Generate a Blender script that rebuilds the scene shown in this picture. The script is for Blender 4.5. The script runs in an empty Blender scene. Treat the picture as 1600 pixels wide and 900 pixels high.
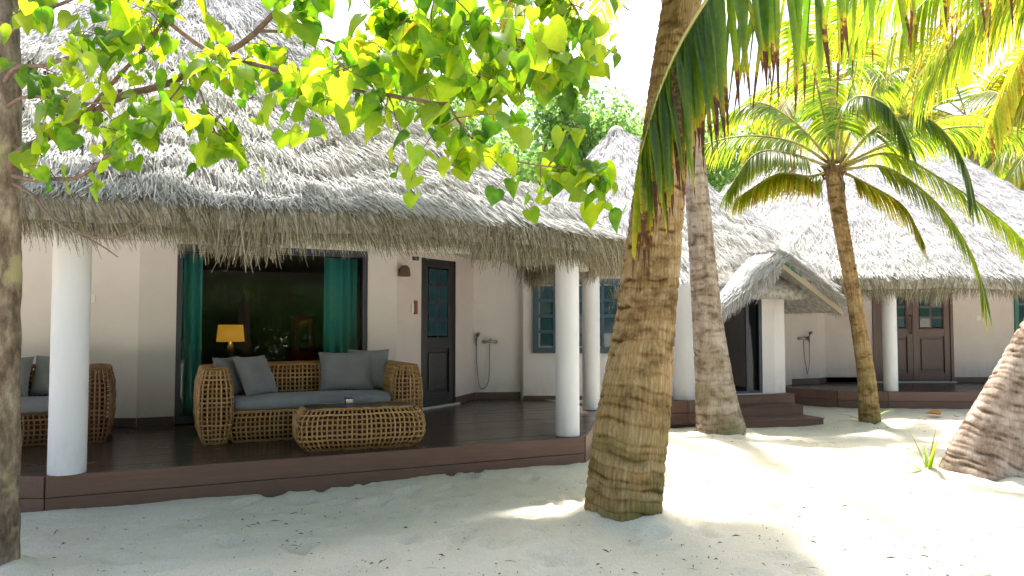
import bpy, math, random
import numpy as np
from mathutils import Vector, Matrix, noise as mnoise

random.seed(7)
RNG = np.random.default_rng(7)
R = math.radians
scene = bpy.context.scene
COL = scene.collection

# ------------------------------------------------------------------ camera
cd = bpy.data.cameras.new('camera')
cam = bpy.data.objects.new('camera', cd)
COL.objects.link(cam)
cam.location = (0, 0, 1.45)
cam.rotation_euler = (R(90 + 2.63), 0, 0)
cd.lens = 27.0
cd.sensor_width = 36.0
cd.clip_start = 0.05
cd.clip_end = 2000
scene.camera = cam

# ------------------------------------------------------------------ sky, sun, exposure
SUN_EL, SUN_AZ = R(65), R(-9)
world = bpy.data.worlds.new('World')
scene.world = world
world.use_nodes = True
wn = world.node_tree
bgn = wn.nodes['Background']
sky = wn.nodes.new('ShaderNodeTexSky')
sky.sky_type = 'NISHITA'
sky.sun_disc = False
sky.sun_elevation = SUN_EL
sky.sun_rotation = SUN_AZ
sky.altitude = 0
sky.air_density = 1.0
sky.dust_density = 5.0
sky.ozone_density = 1.0
wn.links.new(sky.outputs[0], bgn.inputs[0])
bgn.inputs[1].default_value = 0.15

sl = bpy.data.lights.new('sun', 'SUN')
sl.energy = 3.9
sl.angle = R(3.2)
sl.color = (1.0, 0.97, 0.91)
so = bpy.data.objects.new('sun', sl)
COL.objects.link(so)
SV = Vector((math.sin(SUN_AZ) * math.cos(SUN_EL), math.cos(SUN_AZ) * math.cos(SUN_EL), math.sin(SUN_EL)))
so.rotation_euler = SV.to_track_quat('Z', 'Y').to_euler()
so.location = SV * 40

vs = scene.view_settings
vs.view_transform = 'Standard'
vs.look = 'None'
vs.exposure = 1.68
vs.gamma = 1.0
vs.use_curve_mapping = False
scene.render.engine = 'CYCLES'
cy = scene.cycles
cy.use_denoising = True
cy.max_bounces = 8
cy.diffuse_bounces = 4
cy.glossy_bounces = 3
cy.transmission_bounces = 4
cy.transparent_max_bounces = 8
cy.caustics_reflective = False
cy.caustics_refractive = False
cy.sample_clamp_indirect = 8

# ------------------------------------------------------------------ materials
def new_mat(name):
    m = bpy.data.materials.new(name)
    m.use_nodes = True
    nt = m.node_tree
    return m, nt, nt.nodes['Principled BSDF'], nt.nodes['Material Output']

def N(nt, kind, **kw):
    n = nt.nodes.new(kind)
    for k, v in kw.items():
        setattr(n, k, v)
    return n

def ramp(nt, fac, stops):
    r = N(nt, 'ShaderNodeValToRGB')
    el = r.color_ramp.elements
    el[0].position, el[0].color = stops[0][0], (*stops[0][1], 1)
    el[1].position, el[1].color = stops[-1][0], (*stops[-1][1], 1)
    for p, c in stops[1:-1]:
        e = el.new(p)
        e.color = (*c, 1)
    nt.links.new(fac, r.inputs[0])
    return r.outputs[0]

def noise_tex(nt, scale, detail=4, rough=.55, vec=(1, 1, 1), coord='Object'):
    tc = N(nt, 'ShaderNodeTexCoord')
    mp = N(nt, 'ShaderNodeMapping')
    mp.inputs['Scale'].default_value = vec
    nt.links.new(tc.outputs[coord], mp.inputs[0])
    n = N(nt, 'ShaderNodeTexNoise')
    n.inputs['Scale'].default_value = scale
    n.inputs['Detail'].default_value = detail
    n.inputs['Roughness'].default_value = rough
    nt.links.new(mp.outputs[0], n.inputs['Vector'])
    return n.outputs['Fac']

def bump(nt, bsdf, h, strength, dist):
    b = N(nt, 'ShaderNodeBump')
    b.inputs['Strength'].default_value = strength
    b.inputs['Distance'].default_value = dist
    nt.links.new(h, b.inputs['Height'])
    nt.links.new(b.outputs[0], bsdf.inputs['Normal'])
    return b

def simple(name, c1, c2=None, rough=.6, scale=6, vec=(1, 1, 1), spec=.5, bmp=0, bdist=.005, detail=4, lo=.3, hi=.7, metal=0):
    m, nt, b, o = new_mat(name)
    b.inputs['Roughness'].default_value = rough
    b.inputs['Specular IOR Level'].default_value = spec
    b.inputs['Metallic'].default_value = metal
    f = noise_tex(nt, scale, detail, vec=vec)
    nt.links.new(ramp(nt, f, [(lo, c1), (hi, c2 or c1)]), b.inputs['Base Color'])
    if bmp:
        bump(nt, b, f, bmp, bdist)
    return m

def attr_mat(name, stops, rough=.7, spec=.3, transl=0, tcol=None, attr='tint', objrand=False):
    """colour from a per-piece value; leaves pass part of the light through"""
    m, nt, b, o = new_mat(name)
    b.inputs['Roughness'].default_value = rough
    b.inputs['Specular IOR Level'].default_value = spec
    if objrand:
        f = N(nt, 'ShaderNodeObjectInfo').outputs['Random']
    else:
        f = N(nt, 'ShaderNodeAttribute', attribute_name=attr).outputs['Fac']
    if transl:
        geo = N(nt, 'ShaderNodeNewGeometry')
        no = N(nt, 'ShaderNodeTexNoise'); no.inputs['Scale'].default_value = 28; no.inputs['Detail'].default_value = 3
        nt.links.new(geo.outputs['Position'], no.inputs['Vector'])
        mr = N(nt, 'ShaderNodeMapRange'); mr.inputs['From Min'].default_value = .3; mr.inputs['From Max'].default_value = .7
        mr.inputs['To Min'].default_value = -.14; mr.inputs['To Max'].default_value = .14
        nt.links.new(no.outputs['Fac'], mr.inputs[0])
        ad = N(nt, 'ShaderNodeMath', operation='ADD', use_clamp=True)
        nt.links.new(f, ad.inputs[0]); nt.links.new(mr.outputs[0], ad.inputs[1])
        f = ad.outputs[0]
    nt.links.new(ramp(nt, f, stops), b.inputs['Base Color'])
    if transl:
        t = N(nt, 'ShaderNodeBsdfTranslucent')
        nt.links.new(ramp(nt, f, tcol), t.inputs['Color'])
        mx = N(nt, 'ShaderNodeMixShader')
        mx.inputs[0].default_value = transl
        nt.links.new(b.outputs[0], mx.inputs[1])
        nt.links.new(t.outputs[0], mx.inputs[2])
        nt.links.new(mx.outputs[0], o.inputs['Surface'])
    return m

M = {}
def dirty(m, z0, z1, amt, col):
    nt = m.node_tree; b = nt.nodes['Principled BSDF']
    src = b.inputs['Base Color'].links[0].from_socket
    tc = N(nt, 'ShaderNodeTexCoord'); sx = N(nt, 'ShaderNodeSeparateXYZ'); nt.links.new(tc.outputs['Object'], sx.inputs[0])
    mr = N(nt, 'ShaderNodeMapRange'); mr.inputs['From Min'].default_value = z1; mr.inputs['From Max'].default_value = z0
    nt.links.new(sx.outputs[2], mr.inputs[0])
    f = noise_tex(nt, 9, 6, .7, vec=(1, 1, .45)); g = noise_tex(nt, 2.2, 5, .6, vec=(1, 1, .3))
    a = N(nt, 'ShaderNodeMath', operation='MULTIPLY'); nt.links.new(mr.outputs[0], a.inputs[0]); nt.links.new(ramp(nt, f, [(.42, (0, 0, 0)), (.68, (1, 1, 1))]), a.inputs[1])
    c = N(nt, 'ShaderNodeMath', operation='MULTIPLY_ADD'); nt.links.new(ramp(nt, g, [(.5, (0, 0, 0)), (.75, (1, 1, 1))]), c.inputs[0]); c.inputs[1].default_value = .3
    nt.links.new(a.outputs[0], c.inputs[2])
    e = N(nt, 'ShaderNodeMath', operation='MULTIPLY', use_clamp=True); nt.links.new(c.outputs[0], e.inputs[0]); e.inputs[1].default_value = amt
    mx = N(nt, 'ShaderNodeMix', data_type='RGBA'); nt.links.new(e.outputs[0], mx.inputs[0]); nt.links.new(src, mx.inputs[6]); mx.inputs[7].default_value = (*col, 1)
    nt.links.new(mx.outputs[2], b.inputs['Base Color'])
M['plaster'] = simple('plaster', (.69, .655, .665), (.74, .705, .715), .85, 2.5, bmp=.15, bdist=.004, spec=.2)
M['plaster_cream'] = simple('plaster_cream', (.63, .565, .55), (.68, .615, .6), .85, 2.5, bmp=.15, bdist=.004, spec=.2)
M['column_paint'] = simple('column_paint', (.66, .655, .69), (.72, .71, .74), .55, 3.5, vec=(1, 1, .35), bmp=.08, bdist=.003, spec=.4)
dirty(M['plaster'], .3, .8, .4, (.4, .36, .31)); dirty(M['plaster_cream'], .3, .8, .4, (.36, .29, .24)); dirty(M['column_paint'], .3, .65, .5, (.36, .32, .28))
M['ceiling'] = simple('ceiling_paint', (.42, .4, .39), (.46, .44, .42), .8, 3)
M['beam'] = simple('beam_paint', (.62, .6, .56), (.72, .7, .66), .7, 5, vec=(.3, 1, 1))
M['barge'] = simple('barge_board_paint', (.3, .25, .18), (.4, .34, .26), .7, 5, vec=(.3, 1, 1))
M['plank'] = None

def wood(name, c1, c2, rough, vec, scale=8, spec=.5, bm=.25):
    m, nt, b, o = new_mat(name)
    f = noise_tex(nt, scale, 6, .6, vec=vec)
    oi = N(nt, 'ShaderNodeObjectInfo')
    ad = N(nt, 'ShaderNodeMath', operation='MULTIPLY_ADD')
    nt.links.new(oi.outputs['Random'], ad.inputs[0])
    ad.inputs[1].default_value = .35
    nt.links.new(f, ad.inputs[2])
    nt.links.new(ramp(nt, ad.outputs[0], [(.35, c1), (.95, c2)]), b.inputs['Base Color'])
    rr = N(nt, 'ShaderNodeMapRange')
    rr.inputs['To Min'].default_value = rough - .02
    rr.inputs['To Max'].default_value = rough + .06
    nt.links.new(noise_tex(nt, 3, 4), rr.inputs[0])
    nt.links.new(rr.outputs[0], b.inputs['Roughness'])
    b.inputs['Specular IOR Level'].default_value = spec
    bump(nt, b, f, bm, .003)
    return m

M['plank'] = wood('deck_plank', (.042, .026, .019), (.075, .048, .036), .24, (.4, 6, 6))
M['fascia'] = wood('deck_fascia', (.125, .066, .048), (.18, .1, .074), .5, (.3, 5, 5), spec=.35)
M['skirting'] = wood('skirting', (.09, .05, .038), (.13, .075, .058), .45, (.5, 5, 5))
M['door_dark'] = wood('door_blackbrown', (.018, .018, .022), (.035, .034, .04), .3, (6, 6, .4))
M['door_brown'] = wood('door_brown', (.075, .035, .03), (.13, .068, .058), .35, (6, 6, .4))
M['blue_frame'] = wood('blue_frame', (.02, .055, .095), (.035, .08, .13), .4, (4, 4, 4))
M['navy_frame'] = simple('navy_frame', (.025, .028, .05), (.035, .04, .07), .4)
M['teal_frame'] = simple('teal_frame', (.01, .12, .1), (.02, .16, .13), .4)
M['threshold'] = simple('threshold_stone', (.5, .49, .46), (.6, .58, .55), .5)
M['metal'] = simple('brushed_metal', (.35, .34, .33), (.5, .49, .47), .3, metal=1)
M['hose'] = simple('hose_metal', (.16, .15, .14), (.26, .25, .23), .4, metal=.7)
M['black'] = simple('black_iron', (.015, .015, .015), (.03, .03, .03), .4)
M['switch'] = simple('switch_plastic', (.72, .72, .68), (.78, .78, .74), .35)
M['signwood'] = simple('sign_wood', (.2, .05, .02), (.3, .09, .04), .5, 20, vec=(1, 1, 6))
M['rattan'] = attr_mat('rattan', [(0, (.18, .09, .03)), (.5, (.38, .21, .08)), (1, (.56, .34, .15))], .45, .5)
M['rattan_dark'] = attr_mat('rattan_dark', [(0, (.1, .042, .018)), (.5, (.2, .095, .038)), (1, (.32, .17, .075))], .45, .5)
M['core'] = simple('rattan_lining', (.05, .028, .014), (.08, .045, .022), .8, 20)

def fabric(name, c1, c2):
    m, nt, b, o = new_mat(name)
    b.inputs['Roughness'].default_value = .9
    b.inputs['Specular IOR Level'].default_value = .15
    b.inputs['Sheen Weight'].default_value = .25
    f = noise_tex(nt, 420, 2)
    g = noise_tex(nt, 5, 3)
    mm = N(nt, 'ShaderNodeMath', operation='MULTIPLY_ADD')
    nt.links.new(f, mm.inputs[0]); mm.inputs[1].default_value = .5
    nt.links.new(g, mm.inputs[2])
    nt.links.new(ramp(nt, mm.outputs[0], [(.5, c1), (1.0, c2)]), b.inputs['Base Color'])
    bump(nt, b, f, .25, .001)
    return m
M['cushion'] = fabric('cushion_grey', (.19, .195, .21), (.25, .255, .27))
M['pillow'] = fabric('pillow_grey', (.17, .175, .19), (.23, .235, .25))

def glass(name, tint, refl=.09, rough=.0):
    m, nt, b, o = new_mat(name)
    nt.nodes.remove(b)
    g = N(nt, 'ShaderNodeBsdfGlossy'); g.inputs['Roughness'].default_value = rough
    t = N(nt, 'ShaderNodeBsdfTransparent'); t.inputs[0].default_value = (*tint, 1)
    lw0 = N(nt, 'ShaderNodeLayerWeight'); lw0.inputs[0].default_value = .5
    pw = N(nt, 'ShaderNodeMath', operation='POWER'); nt.links.new(lw0.outputs['Facing'], pw.inputs[0]); pw.inputs[1].default_value = 5
    lw = N(nt, 'ShaderNodeMath', operation='MULTIPLY_ADD'); nt.links.new(pw.outputs[0], lw.inputs[0]); lw.inputs[1].default_value = .97; lw.inputs[2].default_value = .022
    mx = N(nt, 'ShaderNodeMixShader')
    nt.links.new(lw.outputs[0], mx.inputs[0])
    nt.links.new(t.outputs[0], mx.inputs[1])
    nt.links.new(g.outputs[0], mx.inputs[2])
    nt.links.new(mx.outputs[0], o.inputs['Surface'])
    return m
M['glass'] = glass('window_glass', (.8, .85, .85))
M['glass_dark'] = glass('tinted_glass', (.35, .45, .5))
def mirror(name, c):
    m, nt, b, o = new_mat(name)
    b.inputs['Base Color'].default_value = (*c, 1)
    b.inputs['Roughness'].default_value = .06
    b.inputs['Specular IOR Level'].default_value = .35
    b.inputs['Coat Weight'].default_value = .3
    b.inputs['Coat Roughness'].default_value = .03
    b.inputs['Coat IOR'].default_value = 1.7
    return m
M['pane_reflect'] = mirror('coated_pane', (.02, .06, .08))

def curtain_mat():
    m, nt, b, o = new_mat('teal_curtain')
    c = (.12, .6, .57)
    b.inputs['Base Color'].default_value = (*c, 1)
    b.inputs['Roughness'].default_value = .9
    t = N(nt, 'ShaderNodeBsdfTranslucent'); t.inputs[0].default_value = (.06, .6, .56, 1)
    mx = N(nt, 'ShaderNodeMixShader'); mx.inputs[0].default_value = .4
    nt.links.new(b.outputs[0], mx.inputs[1]); nt.links.new(t.outputs[0], mx.inputs[2])
    nt.links.new(mx.outputs[0], o.inputs['Surface'])
    return m
M['curtain'] = curtain_mat()
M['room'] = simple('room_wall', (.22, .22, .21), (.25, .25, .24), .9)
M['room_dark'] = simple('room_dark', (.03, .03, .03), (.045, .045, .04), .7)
M['red'] = simple('red_lacquer', (.35, .03, .02), (.42, .05, .03), .4)
def lamp_mat():
    m, nt, b, o = new_mat('lit_lampshade')
    b.inputs['Base Color'].default_value = (.5, .3, .08, 1)
    b.inputs['Emission Color'].default_value = (1, .43, .04, 1)
    b.inputs['Emission Strength'].default_value = .15
    return m
M['lampshade'] = lamp_mat()

THATCH_TOP = [(0, (.15, .14, .135)), (.18, (.34, .33, .33)), (.5, (.56, .555, .56)), (1, (.74, .735, .74))]
M['thatch'] = attr_mat('thatch_weathered', THATCH_TOP, .75, .25)
M['fringe'] = attr_mat('thatch_fringe', [(0, (.09, .075, .05)), (.35, (.23, .195, .13)), (.7, (.38, .34, .25)), (1, (.56, .53, .45))], .8, .2, .25,
                       [(0, (.18, .14, .07)), (1, (.5, .44, .26))])
M['thatch_base'] = simple('thatch_bed', (.2, .18, .155), (.48, .46, .43), .9, 14, vec=(1, 1, 1), bmp=.8, bdist=.02, detail=8)

def sand_mat():
    m, nt, b, o = new_mat('coral_sand')
    b.inputs['Roughness'].default_value = .95
    b.inputs['Specular IOR Level'].default_value = .1
    big = noise_tex(nt, .8, 5, .6)
    fine = noise_tex(nt, 170, 3, .7)
    base = ramp(nt, big, [(.3, (.55, .52, .405)), (.52, (.65, .605, .495)), (.75, (.69, .645, .54))])
    grains = ramp(nt, fine, [(.28, (.6, .57, .52)), (.5, (1, 1, 1)), (.8, (1.08, 1.07, 1.05))])
    mu = N(nt, 'ShaderNodeMix', data_type='RGBA', blend_type='MULTIPLY')
    mu.inputs[0].default_value = 1
    nt.links.new(base, mu.inputs[6]); nt.links.new(grains, mu.inputs[7])
    sp = noise_tex(nt, 38, 2, .5)
    spk = ramp(nt, sp, [(.22, (.45, .4, .33)), (.3, (1, 1, 1))])
    mu2 = N(nt, 'ShaderNodeMix', data_type='RGBA', blend_type='MULTIPLY')
    mu2.inputs[0].default_value = 1
    nt.links.new(mu.outputs[2], mu2.inputs[6]); nt.links.new(spk, mu2.inputs[7])
    nt.links.new(mu2.outputs[2], b.inputs['Base Color'])
    mid = noise_tex(nt, 16, 6, .65)
    ad = N(nt, 'ShaderNodeMath', operation='MULTIPLY_ADD')
    nt.links.new(fine, ad.inputs[0]); ad.inputs[1].default_value = .2
    nt.links.new(mid, ad.inputs[2])
    bump(nt, b, ad.outputs[0], .7, .025)
    return m
M['sand'] = sand_mat()

def palm_bark(name, stops, moss=0.0):
    m, nt, b, o = new_mat(name)
    b.inputs['Roughness'].default_value = .9
    b.inputs['Specular IOR Level'].default_value = .15
    fib = noise_tex(nt, 9, 6, .65, vec=(7, 7, .9))
    rg = N(nt, 'ShaderNodeAttribute', attribute_name='tint').outputs['Fac']   # scar rings, by height
    mu = N(nt, 'ShaderNodeMath', operation='MULTIPLY'); 
    nt.links.new(fib, mu.inputs[0]); mu.inputs[1].default_value = .75
    ad = N(nt, 'ShaderNodeMath', operation='MULTIPLY_ADD')
    nt.links.new(rg, ad.inputs[0]); ad.inputs[1].default_value = .5
    nt.links.new(mu.outputs[0], ad.inputs[2])
    colr = ramp(nt, ad.outputs[0], stops)
    big = noise_tex(nt, 2.2, 4, .6, vec=(1, 1, 1.6))
    st = noise_tex(nt, 4.2, 6, .65, vec=(1, 1, 1.3))
    smx = N(nt, 'ShaderNodeMix', data_type='RGBA', blend_type='MULTIPLY')
    smx.inputs[0].default_value = 1
    nt.links.new(colr, smx.inputs[6])
    nt.links.new(ramp(nt, st, [(.34, (.32, .27, .22)), (.5, (.9, .88, .85)), (.62, (1, 1, 1)), (.75, (1.15, 1.15, 1.15))]), smx.inputs[7])
    colr = smx.outputs[2]
    if moss:
        tc = N(nt, 'ShaderNodeTexCoord')
        sx = N(nt, 'ShaderNodeSeparateXYZ'); nt.links.new(tc.outputs['Object'], sx.inputs[0])
        mr = N(nt, 'ShaderNodeMapRange'); mr.inputs['From Min'].default_value = 1.25; mr.inputs['From Max'].default_value = 0.0
        nt.links.new(sx.outputs[2], mr.inputs[0])
        m3 = N(nt, 'ShaderNodeMath', operation='MULTIPLY'); nt.links.new(mr.outputs[0], m3.inputs[0])
        nt.links.new(ramp(nt, big, [(.35, (0, 0, 0)), (.62, (1, 1, 1))]), m3.inputs[1])
        m4 = N(nt, 'ShaderNodeMath', operation='MULTIPLY'); nt.links.new(m3.outputs[0], m4.inputs[0]); m4.inputs[1].default_value = moss
        mx = N(nt, 'ShaderNodeMix', data_type='RGBA')
        nt.links.new(m4.outputs[0], mx.inputs[0])
        nt.links.new(colr, mx.inputs[6]); mx.inputs[7].default_value = (.12, .125, .035, 1)
        colr = mx.outputs[2]
    nt.links.new(colr, b.inputs['Base Color'])
    bump(nt, b, fib, .8, .012)
    return m
M['bark_tan'] = palm_bark('palm_bark_tan', [(.2, (.03, .017, .009)), (.42, (.12, .07, .03)), (.62, (.27, .17, .075)), (.8, (.38, .26, .13)), (.98, (.52, .41, .27))], .85)
M['bark_grey'] = palm_bark('palm_bark_grey', [(.2, (.1, .07, .055)), (.5, (.27, .2, .155)), (.72, (.4, .32, .26)), (.95, (.55, .48, .42))], .7)
M['bark_rust'] = palm_bark('palm_bark_rust', [(.2, (.08, .05, .04)), (.5, (.28, .21, .165)), (.72, (.44, .34, .28)), (.95, (.6, .5, .44))], 0)
def tree_bark():
    m, nt, b, o = new_mat('mottled_bark')
    b.inputs['Roughness'].default_value = .95
    f = noise_tex(nt, 7, 8, .7, vec=(2, 2, .8))
    g = noise_tex(nt, 5, 3, .5)
    c = ramp(nt, f, [(.32, (.045, .03, .02)), (.5, (.17, .125, .085)), (.68, (.36, .3, .22))])
    mx = N(nt, 'ShaderNodeMix', data_type='RGBA')
    nt.links.new(ramp(nt, g, [(.56, (0, 0, 0)), (.64, (.8, .8, .8))]), mx.inputs[0])
    nt.links.new(c, mx.inputs[6]); mx.inputs[7].default_value = (.34, .31, .15, 1)
    nt.links.new(mx.outputs[2], b.inputs['Base Color'])
    bump(nt, b, f, 1.0, .03)
    return m
M['tree_bark'] = tree_bark()
M['twig'] = simple('twig_bark', (.11, .062, .045), (.2, .125, .095), .8, 30)
M['leaf'] = attr_mat('heart_leaf', [(0, (.03, .085, .012)), (.6, (.06, .13, .018)), (.9, (.1, .17, .02)), (1, (.32, .12, .02))], .42, .4, .62,
                     [(0, (.12, .36, .01)), (.4, (.42, .72, .012)), (.9, (.78, .9, .02)), (1, (.85, .3, .02))])
M['palm_leaf'] = attr_mat('palm_leaflet', [(0, (.035, .07, .015)), (.6, (.07, .115, .02)), (.88, (.16, .15, .025)), (1, (.2, .1, .03))], .38, .5, .58,
                          [(0, (.13, .3, .02)), (.5, (.4, .56, .02)), (.88, (.85, .7, .03)), (1, (.45, .18, .03))])
M['palm_leaf_near'] = attr_mat('palm_leaflet_near', [(0, (.04, .085, .015)), (.6, (.07, .115, .02)), (.8, (.16, .15, .02)), (.9, (.14, .06, .02)), (1, (.09, .045, .025))], .35, .5, .6,
                          [(0, (.16, .38, .015)), (.55, (.42, .6, .02)), (.8, (.95, .78, .02)), (.9, (.3, .1, .02)), (1, (.12, .05, .02))])
M['rachis'] = simple('frond_stalk', (.3, .27, .06), (.42, .34, .1), .5, 9)
M['dead_frond'] = simple('dead_frond', (.1, .055, .03), (.2, .12, .07), .9, 20)
M['bg_leaf'] = attr_mat('far_leaf', [(0, (.04, .09, .03)), (.5, (.07, .13, .04)), (1, (.12, .18, .05))], .5, .35, .55,
                        [(0, (.16, .4, .1)), (1, (.5, .7, .16))])
M['litter'] = simple('leaf_litter', (.05, .032, .02), (.16, .1, .06), .9, 3)
M['orange_leaf'] = simple('orange_leaf', (.35, .13, .02), (.5, .2, .03), .7, 20)
M['sprout'] = attr_mat('sprout_leaf', [(0, (.1, .17, .02)), (1, (.2, .24, .04))], .4, .4, .5, [(0, (.35, .55, .03)), (1, (.6, .7, .06))])

# ------------------------------------------------------------------ mesh helpers
class MB:
    def __init__(self):
        self.v, self.f, self.t = [], [], []
    def add(self, vs, fs, tint=0.5):
        o = len(self.v)
        self.v += [tuple(p) for p in vs]
        self.f += [tuple(i + o for i in f) for f in fs]
        if isinstance(tint, (list, tuple)):
            self.t += list(tint)
        else:
            self.t += [tint] * len(vs)
    def box(self, lo, hi, tint=.5):
        (a, b, c), (d, e, f) = lo, hi
        vs = [(a, b, c), (d, b, c), (d, e, c), (a, e, c), (a, b, f), (d, b, f), (d, e, f), (a, e, f)]
        self.add(vs, [(0, 3, 2, 1), (4, 5, 6, 7), (0, 1, 5, 4), (1, 2, 6, 5), (2, 3, 7, 6), (3, 0, 4, 7)], tint)
    def slab(self, p, q, z0, z1, th, tint=.5):
        """vertical slab whose front face runs p->q, thickness th to the left of p->q"""
        p, q = Vector((*p, 0)), Vector((*q, 0))
        d = (q - p).normalized()
        n = Vector((-d.y, d.x, 0)) * th
        vs = []
        for z in (z0, z1):
            for a in (p, q, q + n, p + n):
                vs.append((a.x, a.y, z))
        self.add(vs, [(0, 3, 2, 1), (4, 5, 6, 7), (0, 1, 5, 4), (1, 2, 6, 5), (2, 3, 7, 6), (3, 0, 4, 7)], tint)
    def tube(self, pts, rad, seg=6, tint=.5, cap=True):
        pts = [Vector(p) for p in pts]
        n = len(pts)
        rads = rad if isinstance(rad, (list, tuple)) else [rad] * n
        vs, fs = [], []
        ref = Vector((.13, .31, .94))
        for i, p in enumerate(pts):
            d = pts[min(i + 1, n - 1)] - pts[max(i - 1, 0)]
            d = d.normalized() if d.length > 1e-9 else Vector((0, 0, 1))
            a = d.cross(ref)
            if a.length < .15:
                a = d.cross(Vector((1, 0, 0)))
            a.normalize()
            b = d.cross(a)
            for k in range(seg):
                an = 2 * math.pi * k / seg
                vs.append(p + (a * math.cos(an) + b * math.sin(an)) * rads[i])
        for i in range(n - 1):
            for k in range(seg):
                k2 = (k + 1) % seg
                fs.append((i * seg + k, i * seg + k2, (i + 1) * seg + k2, (i + 1) * seg + k))
        if cap:
            fs.append(tuple(range(seg - 1, -1, -1)))
            fs.append(tuple(range((n - 1) * seg, n * seg)))
        self.add(vs, fs, tint)
    def build(self, name, mat, parent=None, smooth=False, bevel=0):
        me = bpy.data.meshes.new(name)
        me.from_pydata(self.v, [], self.f)
        if self.t:
            a = me.attributes.new('tint', 'FLOAT', 'POINT')
            a.data.foreach_set('value', np.array(self.t, dtype=np.float32))
        if smooth:
            me.polygons.foreach_set('use_smooth', [True] * len(me.polygons))
        me.materials.append(mat)
        return link(name, me, parent, bevel)

def link(name, me, parent=None, bevel=0):
    o = bpy.data.objects.new(name, me)
    COL.objects.link(o)
    if parent:
        o.parent = parent
    if bevel:
        b = o.modifiers.new('bevel', 'BEVEL')
        b.width = bevel
        b.segments = 2
        b.limit_method = 'ANGLE'
    return o

def np_mesh(name, verts, quads, mat, parent=None, tint=None, smooth=False):
    me = bpy.data.meshes.new(name)
    nv, nq = len(verts), len(quads)
    me.vertices.add(nv)
    me.vertices.foreach_set('co', np.asarray(verts, dtype=np.float32).ravel())
    me.loops.add(nq * 4)
    me.loops.foreach_set('vertex_index', np.asarray(quads, dtype=np.int32).ravel())
    me.polygons.add(nq)
    me.polygons.foreach_set('loop_start', np.arange(0, nq * 4, 4, dtype=np.int32))
    me.polygons.foreach_set('loop_total', np.full(nq, 4, dtype=np.int32))
    if smooth:
        me.polygons.foreach_set('use_smooth', np.ones(nq, dtype=bool))
    me.update(calc_edges=True)
    if tint is not None:
        a = me.attributes.new('tint', 'FLOAT', 'POINT')
        a.data.foreach_set('value', np.asarray(tint, dtype=np.float32))
    me.materials.append(mat)
    return link(name, me, parent)

def tag(o, label, cat, group=None, kind=None):
    o['label'] = label
    o['category'] = cat
    if group:
        o['group'] = group
    if kind:
        o['kind'] = kind
    return o

def thing(name, label, cat, loc=(0, 0, 0), rz=0, group=None):
    o = bpy.data.objects.new(name, None)
    o.empty_display_size = .2
    COL.objects.link(o)
    o.location = loc
    o.rotation_euler = (0, 0, rz)
    return tag(o, label, cat, group)

def kind(o, k):
    o['kind'] = k
    return o

def grid_quads(nr, nc, wrap=False):
    i = np.arange(nr - 1)[:, None]
    j = np.arange(nc if wrap else nc - 1)[None, :]
    j2 = (j + 1) % nc
    a = i * nc + j; b = i * nc + j2; c = (i + 1) * nc + j2; d = (i + 1) * nc + j
    return np.stack([a + 0 * b, b, c, d], -1).reshape(-1, 4)

# ------------------------------------------------------------------ ground
FOOT = [(random.uniform(-2.4, 5.8), random.uniform(3.5, 9.8), random.uniform(0, math.pi), random.uniform(.045, .085)) for _ in range(330)]
def ground():
    def lines(lo, hi, step, ext):
        a = list(np.arange(lo, hi + 1e-6, step))
        l = [lo - step * 3]
        d = step * 6
        while l[-1] > -ext: l.append(l[-1] - d); d *= 1.6
        h = [hi + step * 3]; d = step * 6
        while h[-1] < ext: h.append(h[-1] + d); d *= 1.6
        return np.array(l[::-1] + a + h)
    xs = lines(-4.4, 7.6, .036, 600)
    ys = lines(3.2, 13.0, .036, 600)
    X, Y = np.meshgrid(xs, ys)
    Z = np.zeros_like(X)
    def vnoise(x, y, s, seed):
        r = np.random.default_rng(seed); t = r.random((128, 128))
        x = x * s + 64; y = y * s + 64
        xi = np.floor(x).astype(int); yi = np.floor(y).astype(int)
        fx = x - xi; fy = y - yi; fx = fx * fx * (3 - 2 * fx); fy = fy * fy * (3 - 2 * fy)
        g = lambda a, b: t[a % 128, b % 128]
        return (g(xi, yi) * (1 - fx) + g(xi + 1, yi) * fx) * (1 - fy) + (g(xi, yi + 1) * (1 - fx) + g(xi + 1, yi + 1) * fx) * fy - .5
    Z += .05 * vnoise(X, Y, .55, 1) + .024 * vnoise(X, Y, 1.7, 2) + .016 * vnoise(X, Y, 4.3, 3) + .010 * vnoise(X, Y, 9, 4) + .006 * vnoise(X, Y, 19, 5)
    for fx, fy, an, r in FOOT:
        c, s = math.cos(an), math.sin(an)
        dx, dy = X - fx, Y - fy
        m = (abs(dx) < .4) & (abs(dy) < .4)
        u = (dx[m] * c + dy[m] * s) / (r * 1.9); w = (-dx[m] * s + dy[m] * c) / r
        d = np.sqrt(u * u + w * w)
        Z[m] += -.03 * np.exp(-d ** 4) + .011 * np.exp(-((d - 1.25) / .3) ** 2)
    for px_, py_, pr_ in ((.84, 5.78, .29), (2.77, 10.25, .34), (5.19, 11.2, .16), (4.42, 7.32, .34), (-3.0, 4.52, .12)):
        dd_ = np.hypot(X - px_, Y - py_)
        lump = vnoise(X, Y, 5, 11) + vnoise(X, Y, 11, 12)
        Z += (.045 + .05 * lump) * np.exp(-(np.maximum(dd_ - pr_, 0) / .13) ** 2)
    # sand banked up against the near deck
    c, s = math.cos(R(25.4)), math.sin(R(25.4))
    T = -(X + 3.5) * s + (Y - 5.83) * c
    Z += .035 * np.exp(-((T + .05) / .35) ** 2) * (X > -6) * (X < 1)
    v = np.stack([X, Y, Z], -1).reshape(-1, 3)
    o = np_mesh('ground', v, grid_quads(len(ys), len(xs)), M['sand'], smooth=True)
    tag(o, 'pale coral sand ground in front of the cottages', 'sand', kind='structure')
ground()

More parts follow.
